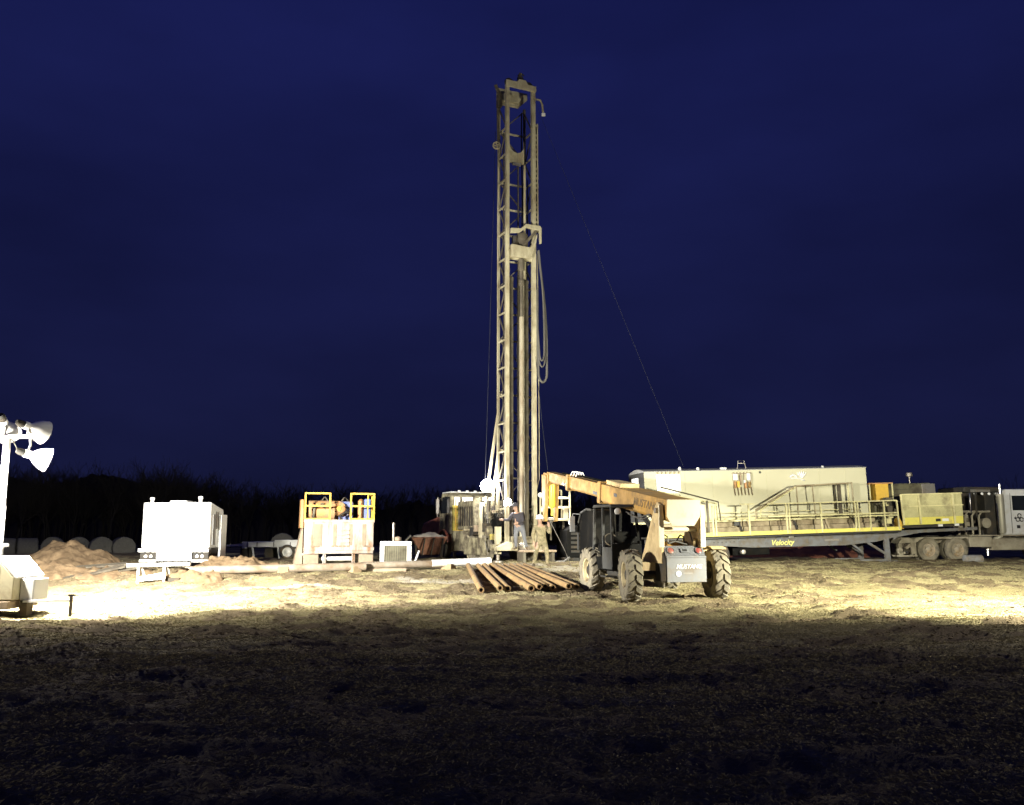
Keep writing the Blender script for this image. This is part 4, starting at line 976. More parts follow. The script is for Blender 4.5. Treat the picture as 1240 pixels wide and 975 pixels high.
    for i in range(34):
        x = rr.uniform(9.85, 10.6); z = rr.uniform(1.15, 2.25); s = rr.uniform(.05, .15)
        if i % 2: MB().box(x - s, x + s, -.55, -.30, z - s, z + s).build('engine_fitting', rr.choice(('olive', 'dark', 'mastdk', 'railcream')), e, .012)
        else: MB().path([(x, -.40, z), (x + rr.uniform(-.3, .3), -.48, z + rr.uniform(-.2, .2)), (x + rr.uniform(-.4, .4), -.42, z + rr.uniform(-.5, .1))], rr.uniform(.02, .05), 7).build('engine_pipe', rr.choice(('dark', 'mastdk', 'olive')), e)
    MB().box(10.15, 10.75, .0, .5, 2.2, 2.95).build('control_box', 'rail', T, .015)
    MB().box(9.85, 10.95, -.05, .55, 2.95, 3.0).build('box_canopy', 'orange', T, .006)
    for x in (9.88, 10.92): MB().bar((x, .0, 2.2), (x, .0, 2.95), .04, .04).build('canopy_post', 'railcream', T)
    MB().prism([(10.5, 1.05), (10.5, 1.45), (10.58, 1.52), (10.75, 1.2), (10.75, 1.05)], 'y', -.85, -.60).build('chain_guard', 'rail', T, .01)
    hd = MB().prism([(10.82, 2.2), (10.77, 2.62), (11.32, 2.98), (13.22, 2.98), (13.37, 2.85), (13.37, 2.2)], 'y', .7, 1.9).build('engine_hood', 'olive', T, .06)
    for z in (2.5, 2.72): MB().box(11.37, 12.67, .68, .70, z - .015, z + .015).build('hood_trim', 'mastdk', hd)
    MB().box(12.77, 13.40, .66, .72, 2.3, 2.94).build('hood_end_panel', 'steel', hd, .01)
    for x in (11.07, 11.32): MB().bar((x, .6, 2.2), (x - (.35 if x < 11.22 else 0), .6, 3.02), .045, .045).build('ladder_rail', 'railcream', T)
    MB().lathe([(.03, 0), (.03, .32), (.13, .34), (.14, .42), (.12, .50), (0, .52)], (12.57, 1.2, 2.96), (0, 0, 1), 14).build('air_cleaner', 'steel', T)
    # mesh guard box
    gd = MB().box(10.67, 13.42, -.96, -.93, 1.20, 1.50).build('guard_panel', 'deckyel', T, .006)
    MB().box(10.74, 13.42, -.95, -.935, 1.50, 2.44).build('mesh_screen', 'mesh', gd)
    wv = MB()
    for i in range(54): wv.box(10.76 + i * .05, 10.78 + i * .05, -.955, -.95, 1.5, 2.44)
    for i in range(18): wv.box(10.74, 13.42, -.956, -.951, 1.53 + i * .05, 1.543 + i * .05)
    wv.build('mesh_wires', 'railcream', gd)['kind'] = 'stuff'
    for (xa, xb) in ((10.68, 10.65), (11.44, 11.44), (13.00, 13.00)): MB().bar((xa, -.99, 1.22), (xb, -.99, 2.46), .08, .05).build('guard_post', 'railcream', gd)
    for z in (1.96, 2.45): MB().bar((10.65, -.985, z), (13.45, -.985, z), .04, .035 if z < 2 else .05).build('guard_rail', 'railcream', gd)
    MB().box(13.39, 13.44, -.93, .9, 1.22, 2.44).build('end_screen', 'mesh', gd)
    MB().box(12.15, 12.37, -.966, -.96, 1.31, 1.42).build('decal', 'blackmark', gd)
    MB().box(12.44, 12.74, -.966, -.96, 1.31, 1.42).build('decal', 'whitemark', gd)
    MB().box(10.67, 13.42, -.9, 1.6, 1.08, 1.18).build('front_deck', 'dark', T)
    for x in (12.27, 13.02): MB().box(x, x + .2, -.93, -.85, 1.10, 1.19).build('marker_lamp', 'whiteenamel', T)
    # landing gear
    for y in (-.55, 1.45):
        l = MB().box(9.98, 10.18, y - .08, y + .08, -.22, .92).build('landing_leg', 'frame', T, .01)
        MB().box(9.80, 10.42, y - .18, y + .18, -.31, -.23).build('landing_foot', 'frame', l, .01)
        MB().bar((9.1, y, .62), (10.02, y, .05), .09, .09).build('landing_brace', 'frame', l)
        MB().bar((8.55, y, .5), (8.95, y, .18), .08, .08).build('landing_brace', 'frame', l)
        MB().bar((8.85, y, -.16), (10.0, y, -.20), .06, .06).build('landing_brace', 'frame', l)
    # rear tandem axles, tool tray
    for x in (1.45, 2.75):
        MB().tube((x, -.5, .30), (x, 1.7, .30), .08, 10).build('axle', 'dark', T)
        for y, s in ((-.45, -1), (1.65, 1)):
            w = make_wheel(T, (x, y, .28), .47, .28, .27, s, 'rubber_dark', 'rimgrey'); w.rotation_euler = (0, 0, R(90))
    MB().box(3.4, 5.0, -.4, 1.4, .2, .5).build('tool_tray', 'black', T, .02)
    MB().lathe([(0, -.02), (.09, 0), (.09, .2), (0, .22)], (3.75, -.5, .35), (0, -1, 0), 12).build('air_tank', 'steel', T)
    return T
trailer = make_trailer()

def make_house():
    H = thing('site_cabin', 'long cream metal site cabin with arched roof riding on the trailer', 'cabin', (5.46, 36, TRZ), rot=(0, R(TPITCH), R(TYAW)))
    L, D, z0, z1 = 9.78, 2.05, 1.64, 3.68
    body = MB().box(0, L, 0, D, z0, z1).build('wall', 'house', H, .012)
    rf = []
    for i in range(13):
        a = i / 12; rf.append((a * (D + .04) - .02, z1 + .14 * math.sin(a * math.pi)))
    MB().prism([(-.02, z1 - .03)] + rf + [(D + .02, z1 - .03)], 'x', -.015, L + .015).build('roof', 'roof', H)
    # end wall sheet, its dark colour standing in for shade, with the lit window
    MB().box(-.02, 0, .02, D - .02, z0 + .02, z1 - .03).build('end_wall', 'cabgrey', H)
    ew = MB().box(-.03, -.02, .75, 1.6, z0 + .95, z1 - .22).build('lit_window', E_WIN, H)
    MB().box(-.034, -.03, 1.0, 1.28, z0 + .95, z0 + 1.25).build('window_shape', 'blackmark', ew)
    MB().box(-.038, -.03, 1.14, 1.17, z0 + 1.25, z1 - .22).build('window_bar', 'whiteenamel', ew)
    # white panel with peg row
    wp = MB().box(.50, 1.52, -.03, 0, 2.78, 3.54).build('white_board', 'whiteenamel', H, .004)
    for i in range(6):
        x = .55 + i * .18
        MB().bar((x, -.015, 3.56), (x, -.06, 3.66), .02, .02).build('peg', 'browngrey', wp)
        MB().bar((x, -.015, 2.72), (x + .03, -.06, 2.62), .02, .02).build('peg', 'browngrey', wp)
    # rack of tools on hooks
    tr = MB().box(3.75, 4.62, -.02, 0, 3.50, 3.53).build('tool_rack', 'browngrey', H)
    for i in range(6):
        x = 3.82 + i * .148
        MB().bar((x, -.03, 3.58), (x, -.05, 3.05), .022, .022).build('rack_hook', 'browngrey', tr)
        m = MB(); m.path([(x, -.06, 2.95), (x + .02, -.06, 2.72), (x + .04, -.06, 2.62)], .018, 6); m.build('rack_hook', 'browngrey', tr)
    for x0, x1, za, zb, mm in ((3.78, 3.98, 3.24, 3.50, 'whiteenamel'), (4.38, 4.54, 3.22, 3.52, 'whiteenamel'), (4.22, 4.32, 3.12, 3.24, 'whiteenamel'), (3.80, 3.90, 2.92, 3.2, 'orange'), (3.94, 4.06, 2.94, 3.2, 'cylyel'), (4.26, 4.36, 2.9, 3.15, 'orange'), (4.42, 4.52, 2.92, 3.16, 'boom'), (4.07, 4.15, 3.05, 3.45, 'browngrey')):
        MB().box(x0, x1, -.09, -.03, za, zb).build('hung_tool', mm, tr, .015)
    # pale crest on the wall: crown-like fan of petals over a swoosh
    c = MB().path([(6.35 + i * .12, -.006, 3.26 + .05 * math.sin(i * .7) - .015 * i) for i in range(6)], .03, 6).build('crest', 'whiteenamel', H)
    for k in range(5):
        a = R(130 - k * 20); p = Vector((6.85, -.006, 3.28))
        q = p + Vector((math.cos(a) * .34, 0, math.sin(a) * .30)); MB().path([p, (p + q) / 2, q], [.012, .045, .008], 6).build('crest_petal', 'whiteenamel', c)
    MB().path([(6.30, -.006, 3.32), (6.45, -.006, 3.42), (6.62, -.006, 3.34)], .05, 6).build('crest_petal', 'whiteenamel', c)
    MB().lathe([(.05, 0), (.05, .02), (0, .02)], (5.0, 0, 3.55), (0, -1, 0), 12).build('wall_vent', 'grille', H)
    # seams between wall sheets
    for i in range(7): MB().box(1.72 + i * 1.18, 1.728 + i * 1.18, -.008, 0, z0, z1 - .04).build('wall_seam', 'house', H)
    MB().box(0, L, -.012, 0, z0, z0 + .08).build('sill_trim', 'railcream', H)
    MB().box(0, L, -.015, 0, z1 - .05, z1 - .01).build('eave_trim', 'house', H)
    # things standing on the roof
    MB().lathe([(.07, 0), (.06, .10), (.03, .14), (0, .15)], (1.58, .15, z1 + .03), (0, 0, 1), 12).build('guy_anchor', 'whiteenamel', H)
    MB().lathe([(.05, 0), (.07, .05), (.05, .11), (0, .12)], (2.35, .12, z1 + .02), (0, 0, 1), 12).build('roof_lamp', 'whiteenamel', H)
    MB().box(3.35, 3.60, .10, .25, z1 + .01, z1 + .11).build('roof_vent', 'whiteenamel', H, .01)
    ld = MB()
    ld.path([(4.10, .2, z1), (4.16, .2, z1 + .38), (4.42, .2, z1 + .38), (4.50, .2, z1)], .02, 6); ld.bar((4.14, .2, z1 + .27), (4.45, .2, z1 + .27), .03, .03)
    ld.build('roof_ladder_hook', 'steel', H)
    MB().lathe([(.04, 0), (.06, .05), (0, .09)], (7.9, .15, z1 + .03), (0, 0, 1), 10).build('roof_lamp', 'whiteenamel', H)
    return H
house = make_house()

# ------------------------------------------------------------------ semi truck coupled to the trailer
def make_truck():
    K = thing('semi_truck', 'white day-cab semi truck caked in mud, coupled to the grey trailer', 'truck', (17.62, 39.5, .50), TYAW)
    for x in (0, 1.36):
        for yy, s in ((-1.02, -1), (-.70, -1), (1.02, 1), (.70, 1)):
            w = make_wheel(K, (x, yy, .51), .515, .27, .29, s, 'rubber', 'rimgrey'); w.rotation_euler = (0, 0, R(90))
        MB().tube((x, -1.0, .51), (x, 1.0, .51), .1, 12).build('axle', 'dark', K)
        # hub bolts on the near outer wheel
        for k in range(8):
            a = k * math.pi / 4
            MB().lathe([(.022, 0), (.022, .05), (0, .05)], (x + .17 * math.cos(a), -1.09, .51 + .17 * math.sin(a)), (0, -1, 0), 6).build('wheel_nut', 'truckmud', K)
    for y in (-.48, .40): MB().box(-1.0, 8.2, y, y + .08, .78, 1.02).build('frame_rail', 'truckmud', K, .006)
    MB().prism([(-1.05, .60), (-.45, 1.03), (2.2, 1.08), (2.2, .98), (-.3, .93), (-.95, .52)], 'y', -1.02, -.55).build('side_fairing', 'truckmud', K, .02)
    bk = MB().prism([(-1.35, .78), (-1.2, .98), (-.65, .98), (-.6, .35), (-.7, .30), (-.75, .80)], 'y', -1.05, -.4).build('rear_bracket', 'truckmud', K, .01)
    for x in (-.78, -.62): MB().box(x, x + .07, -1.06, -1.0, .28, .95).build('bracket_post', 'truckmud', bk)
    MB().box(-1.45, -.5, -1.06, -.7, .22, .28).build('rear_step', 'truckmud', K, .008)
    rr = random.Random(3)
    for i in range(14):
        x = rr.uniform(-1.35, -.85); z = rr.uniform(.35, .85); s = rr.uniform(.04, .1); MB().box(x - s, x + s, -.98, -.8, z - s, z + s).build('air_fitting', rr.choice(('dark', 'truckmud')), K, .01)
    MB().lathe([(.5, 0), (.5, .05), (.2, .07), (0, .07)], (.7, 0, 1.06), (0, 0, 1), 20).build('fifth_wheel', 'dark', K)
    # toolbox, fuel tank, step
    MB().box(1.98, 3.05, -1.10, -.52, .62, 1.06).build('tool_box', 'truckmud', K, .015)
    MB().box(3.06, 5.3, -1.08, -.52, .48, .98).build('fuel_tank', 'truckmud', K, .06)
    MB().box(1.95, 5.3, -1.12, .5, 1.08, 1.14).build('deck_plate', 'truckmud', K, .006)
    MB().tube((3.05, -.8, .25), (3.05, -.8, .62), .09, 12).build('air_dryer', 'chrome', K)
    MB().bar((2.6, -1.0, .60), (3.6, -1.0, .56), .05, .05).build('tank_strap', 'dark', K)
    # bent rack posts for hoses behind the cab
    for i in range(4):
        x = 1.62 + i * .33
        MB().path([(x, -.95, 1.14), (x, -.95, 1.95), (x + .14, -.95, 2.13), (x + .55, -.95, 2.15)], .045, 8).build('rack_post', 'truckmud', K)
        MB().path([(x + .1, -.8, 1.14), (x + .15, -.7, 1.6), (x + .1, -.6, 2.0)], .035, 7).build('rack_hose', 'dark', K)
    for i in range(12):
        x = rr.uniform(1.7, 3.2); z = rr.uniform(1.2, 1.9); s = rr.uniform(.05, .14); MB().box(x - s, x + s, -.7, -.4, z - s, z + s).build('rack_fitting', rr.choice(('dark', 'truckmud', 'mastdk')), K, .02)
    MB().lathe([(.0, 0), (.2, .02), (.22, .3), (0, .32)], (2.9, -.75, 1.65), (0, -1, 0), 16).build('air_compressor', 'truckmud', K)
    MB().lathe([(0, 0), (.1, .02), (.12, .2), (0, .24)], (1.25, -.9, 1.35), (0, -1, 0), 14).build('rear_lamp', 'steel', K)
    # headache rack panel with pale top light bar
    hk = MB().box(2.45, 2.55, -1.0, 1.05, 1.9, 3.0).build('headache_rack', 'dark', K, .01)
    MB().box(2.0, 3.72, -.95, .9, 2.98, 3.22).build('roof_spoiler', 'dark', K, .06)
    MB().box(2.30, 3.25, -.97, -.945, 2.99, 3.10).build('spoiler_strip', 'steel', hk)
    MB().box(2.20, 2.27, -1.0, -.93, 2.05, 2.95).build('rack_tube', 'chrome', hk, .02)
    for i in range(3): MB().lathe([(.06, 0), (.06, .03), (0, .04)], (2.5 + i * .34, -.96, 2.92), (0, -1, 0), 10).build('rack_lamp', 'whiteenamel', hk)
    MB().box(3.0, 3.5, -.90, .9, 1.16, 2.96).build('rear_bulkhead', 'dark', K, .03)
    # exhaust stack
    st = MB().lathe([(0, 1.15), (.13, 1.2), (.165, 1.3), (.165, 2.82), (.15, 2.9), (0, 2.9)], (3.62, -1.06, 0), (0, 0, 1), 18).build('exhaust_muffler', 'stackmud', K)
    MB().lathe([(.075, 2.88), (.075, 3.35), (.06, 3.37), (.06, 3.3)], (3.66, -1.06, 0), (0, 0, 1), 14).build('exhaust_tip', 'chrome', st)
    MB().bar((3.45, -1.1, 1.3), (3.42, -1.1, 2.5), .04, .03).build('heat_shield', 'chrome', st)
    MB().path([(3.62, -1.06, 1.18), (3.55, -1.06, 1.08), (3.3, -.9, .95)], .07, 10).build('exhaust_pipe', 'stackmud', st)
    # cab
    cb = MB().prism([(3.72, 1.14), (3.72, 3.02), (3.9, 3.12), (5.1, 3.14), (5.45, 2.9), (5.75, 2.2), (5.75, 1.14)], 'y', -1.05, 1.05).build('cab', 'truckwhite', K, .06)
    MB().prism([(4.22, 2.20), (4.22, 2.84), (5.2, 2.84), (5.45, 2.20)], 'y', -1.066, -1.05).build('door_window', 'glass', cb)
    MB().prism([(4.12, 1.2), (4.12, 2.95), (4.14, 2.95), (4.14, 1.2)], 'y', -1.056, -1.05).build('door_seam', 'dark', cb)
    for k in range(3):
        a = R(90 + k * 120); cx, cz = 4.52 + .11 * math.cos(a), 1.86 + .11 * math.sin(a)
        MB().path([(cx + .085 * math.cos(R(t)), -1.056, cz + .085 * math.sin(R(t))) for t in range(0, 331, 30)], .022, 6).build('door_emblem', 'blackmark', cb)
    MB().prism([(4.24, 1.86), (4.34, 1.80), (4.34, 1.94)], 'y', -1.058, -1.05).build('door_emblem', 'blackmark', cb)
    MB().box(4.36, 4.52, -1.058, -1.05, 1.42, 1.56).build('door_handle', 'blackmark', cb)
    MB().prism([(5.75, 1.0), (5.75, 2.15), (6.1, 2.1), (7.6, 1.85), (7.8, 1.5), (7.8, .8)], 'y', -.85, .85).build('engine_hood', 'truckwhite', K, .08)
    for yy, s in ((-.95, -1), (.95, 1)):
        w = make_wheel(K, (6.7, yy, .51), .515, .28, .29, s, 'rubber', 'rimgrey'); w.rotation_euler = (0, 0, R(90))
    MB().box(7.8, 8.05, -1.1, 1.1, .5, .85).build('front_bumper', 'chrome', K, .03)
    return K
truck = make_truck()
ck = MB(); ck.lathe([(.15, 0), (.165, .01), (.165, .75), (.15, .76), (.13, .72), (.13, .05), (.0, .05)], (0, 0, 0), (1, 0, 0), 22)
o = ck.build('pipe_section', 'grey', loc=(18.55, 36.9, .66), rot=(0, 0, R(8)))
tag(o, 'short grey pipe section lying on the ground beside the truck wheels', 'pipe')
# ------------------------------------------------------------------ light towers
def make_light_tower(name, label, x, y, mir, lamps, kw, col, spill):
    T = thing(name, label, 'light tower', (x, y, float(gz(x, y, False)) - .02), 0, 'mobile light towers')
    s = mir
    def P(*a): return (a[0] * s, a[1], a[2])
    def bx(m, x0, x1, y0, y1, z0, z1): m.box(min(x0 * s, x1 * s), max(x0 * s, x1 * s), y0, y1, z0, z1)
    body = MB().prism([(-2.0 * s, .32), (.47 * s, .32), (.47 * s, .78), (.13 * s, 1.15), (-2.0 * s, 1.15)], 'y', -.5, .6).build('generator_housing', 'cart', T, .02)
    MB().prism([(.50 * s, .76), (.52 * s, .80), (.15 * s, 1.22), (-2.0 * s, 1.22), (-2.0 * s, 1.16), (.12 * s, 1.16)], 'y', -.497, .64).build('housing_roof', 'whiteenamel', T, .01)
    for z in (.42, .76):
        g = MB(); bx(g, -.12, .16, -.512, -.5, z, z + .26); go = g.build('grille', 'grille', body)
        for i in range(6):
            b_ = MB(); bx(b_, -.115, .155, -.52, -.512, z + .02 + i * .04, z + .035 + i * .04); b_.build('grille_slat', 'cart', go)
    g = MB(); bx(g, -1.8, -.45, -.515, -.5, .42, 1.02); g.build('access_door', 'cart', body, .01)
    g = MB(); bx(g, -2.1, .42, -.56, .62, .14, .30); g.build('skid_frame', 'browngrey', T, .02)
    g = MB(); bx(g, .472, .78, -.25, .35, .30, .76); g.build('fuel_box', 'whiteenamel', T, .03)
    g = MB(); bx(g, .52, .68, -.30, -.05, -.02, .30); g.build('jack_leg', 'dark', T, .01)
    g = MB(); bx(g, -1.3, -.9, -.4, .5, -.02, .14); g.build('skid_foot', 'dark', T, .01)
    g = MB(); g.bar(P(.60, -.30, .29), P(1.64, -.36, .31), .05, .05); out_ = g.build('outrigger_bar', 'whiteenamel', T)
    g = MB(); g.bar(P(1.64, -.36, -.02), P(1.64, -.36, .42), .05, .05); g.bar(P(1.58, -.36, .42), P(1.71, -.36, .42), .05, .04); g.build('outrigger_jack', 'dark', out_)
    g = MB(); g.path([P(.02 - .15, 0, 1.2), P(.02 - .15, 0, 1.38), P(.07 - .15, 0, 1.46), P(.16 - .15, 0, 1.46)], .04, 8); g.build('exhaust_pipe', 'whiteenamel', T)
    mast = MB().lathe([(.085, 1.2), (.085, 2.3), (.075, 2.32), (.075, 3.85), (0, 3.86)], (-.20 * s, .0, 0), (0, 0, 1), 14).build('mast', 'whiteenamel', T)
    MB().bar(P(-.95, 0, 3.83), P(.50, 0, 3.83), .09, .09).build('crossbar', 'whiteenamel', mast, .01)
    MB().bar(P(-.62, -1.25, 3.83), P(-.62, .1, 3.83), .08, .08).build('crossbar', 'whiteenamel', mast, .01)
    MB().path([P(-.05, -.05, 3.75), P(.08, -.08, 3.55), P(.28, -.06, 3.50), P(.36, -.02, 3.62)], .014, 6).build('lamp_cable', 'hose', mast)
    for (px_, py_, pz_, dr, tilt_up, pw, size, blend) in lamps:
        c = Vector(P(px_, py_, pz_)); d = Vector((dr[0] * s, dr[1], dr[2])).normalized()
        # bell reflector: ballast neck at the back, wide mouth towards d
        rf = MB().lathe([(0, -.30), (.09, -.30), (.09, -.20), (.075, -.19), (.09, -.14), (.17, -.05), (.23, .06), (.262, .18), (.272, .20), (.258, .195), (.222, .065), (.16, -.04), (.07, -.12), (0, -.12)], c, d, 28)
        dish = rf.build('lamp_reflector', 'whiteenamel', mast)
        MB().lathe([(0, -.47), (.05, -.47), (.075, -.42), (.075, -.30), (0, -.30)], c, d, 14).build('lamp_ballast', 'dark', mast)
        MB().lathe([(0, -.10), (.05, -.06), (.06, .02), (.03, .08), (0, .09)], c, d, 14).build('lamp_bulb', E_LAMP, mast)
        top = Vector((c.x - d.x * .2, c.y - d.y * .2, 3.83)); MB().path([top, (top + c - d * .25) / 2 + Vector((.04 * s, 0, 0)), c - d * .25], .025, 8).build('lamp_yoke', 'whiteenamel', mast)
        point(T, c + d * .30, spill / len(lamps), (1, .93, .80), .10)      # spill light added past the reflector rim to lift the foreground
        spot(T, c + d * .24, Vector((d.x, d.y, d.z + tilt_up)), pw * kw, size, blend, col, .16)
    return T
lampset = [(.44, .15, 3.38, (.72, .66, -.28), .0, .55, 132, .9), (.45, -.05, 3.98, (.48, .84, -.26), .05, .95, 126, .6),
           (-.30, .1, 4.02, (-.16, .80, -.55), .0, 3.6, 156, .07), (-.62, -1.25, 3.20, (.55, .70, -.45), .0, .16, 104, .3)]
make_light_tower('light_tower', 'mobile light tower with bell lamps on a white pole above a beige generator cart', -10.95, 19.5, 1, lampset, 6600, (1, .96, .86), 2100)
lampset2 = [(.44, .15, 3.7, (.30, .94, -.06), .0, 1.2, 112, .8), (.45, -.05, 4.2, (.42, .62, -.85), .0, 3.2, 104, .75),
            (-.30, .1, 4.2, (.84, .54, -.10), .0, .9, 88, .7)]
make_light_tower('light_tower', 'mobile light tower beside the truck end of the site, lighting the trailer', 15.4, 17.2, -1, lampset2, 10500, (1, .965, .74), 2500)

# ------------------------------------------------------------------ white tank trailer on the left
def make_tank():
    T = thing('tank_trailer', 'boxy white tank trailer with round tail lamps, washed out by the light tower', 'trailer', (-11.63, 31, .46), -1)
    body = MB().hexa([(-1.18, 0, .74), (1.18, 0, .74), (1.18, 1.5, .74), (-1.18, 1.5, .74), (-1.18, 0, 2.30), (1.18, 0, 2.32), (1.12, 1.5, 2.10), (-1.18, 1.5, 2.10)]).build('tank_body', 'whiteenamel', T, .04)
    MB().box(-.38, .20, .3, .9, 2.2, 2.38).build('hatch', 'whiteenamel', body, .02)
    for x, hh in ((-.98, .14), (.72, .18)):
        MB().lathe([(.06, 2.25), (.06, 2.32 + hh * .6), (.08, 2.33 + hh * .6), (.08, 2.34 + hh), (0, 2.36 + hh)], (x, .25, 0), (0, 0, 1), 12).build('vent_pipe', 'whiteenamel', body)
    MB().box(1.18, 1.20, .25, .55, .85, 1.9).build('side_slot', 'grey', body)
    MB().box(1.19, 1.24, .62, .70, 1.4, 2.0).build('side_handle', 'dark', body)
    MB().box(1.17, 1.26, .9, 1.5, .34, 1.9).build('side_panel', 'whiteenamel', body, .01)
    MB().box(-1.03, -.96, -.012, 0, 1.2, 1.225).build('latch', 'blackmark', body)
    MB().box(-1.24, 1.20, -.10, .0, .60, .72).build('rear_bumper', 'whiteenamel', T, .015)
    for sx in (-1, 1):
        MB().box(min(sx * 1.18, sx * .64), max(sx * 1.18, sx * .64), -.02, .12, .34, .60).build('lamp_recess', 'dark', T)
        for k in (.98, .80):
            MB().lathe([(.05, 0), (.05, .03), (0, .05)], (sx * k, -.10, .655), (0, -1, 0), 14).build('tail_lamp', 'grey', T)
            MB().lathe([(.055, 0), (.05, .04), (0, .05)], (sx * k, -.03, .46), (0, -1, 0), 14).build('tail_lamp', 'whiteenamel', T)
        MB().box(min(sx * 1.20, sx * .62), max(sx * 1.20, sx * .62), -.06, .02, .26, .34).build('step_plate', 'whiteenamel', T, .008)
    MB().box(-.62, .60, -.04, .06, .30, .60).build('license_panel', 'whiteenamel', T, .01)
    MB().box(-1.2, 1.2, .1, 1.4, .55, .74).build('chassis', 'dark', T)
    for i in range(6): MB().box(-.45 + i * .16, -.36 + i * .16, -.05, -.04, .22, .30).build('chain_link', 'dark', T)
    for x in (-.98, .98): make_wheel(T, (x, 1.0, .34), .38, .22, .22, -1 if x < 0 else 1, 'rubber_dark', 'rimwhite')
    return T
make_tank()
def make_stand():
    T = thing('step_stand', 'small white step stand with a plank top in front of the white tank trailer', 'stand', (-11.0, 28.0, float(gz(-11, 28, False))), 0)
    MB().bar((-.95, 0, .50), (1.0, 0, .54), .16, .10).build('plank', 'whiteenamel', T, .01)
    for x in (-.52, .28):
        for y in (-.28, .28): MB().bar((x + .05, y * 1.2, -.05), (x - .05, y * .3, .48), .06, .06).build('leg', 'whiteenamel', T)
    MB().hexa([(-.48, -.34, .02), (.34, -.34, .10), (.36, -.28, .10), (-.46, -.28, .02), (-.48, -.33, .16), (.34, -.33, .30), (.36, -.27, .30), (-.46, -.27, .16)]).build('lower_board', 'whiteenamel', T)
    MB().box(.36, .72, -.1, .3, -.05, .12).build('foot_block', 'dark', T, .02)
    return T
make_stand()
# rusty steel boards on the ground left of the stand
for i, (x, y, rz, tl) in enumerate(((-13.5, 28.9, 28, 12), (-12.8, 29.4, 33, 8), (-13.9, 30.0, 22, 4))):
    o = MB().box(-1.0, 1.0, -.16, .16, -.03, .03).build('steel_plank', 'mastdk', loc=(x, y, float(gz(x, y, False)) + .13 + .05 * i), rot=(R(10), R(-tl), R(rz)))
    tag(o, ('lowest', 'middle', 'farthest')[i] + ' of three rusty steel planks leaning on the earth beside the step stand', 'plank', 'rusty planks by the step stand')

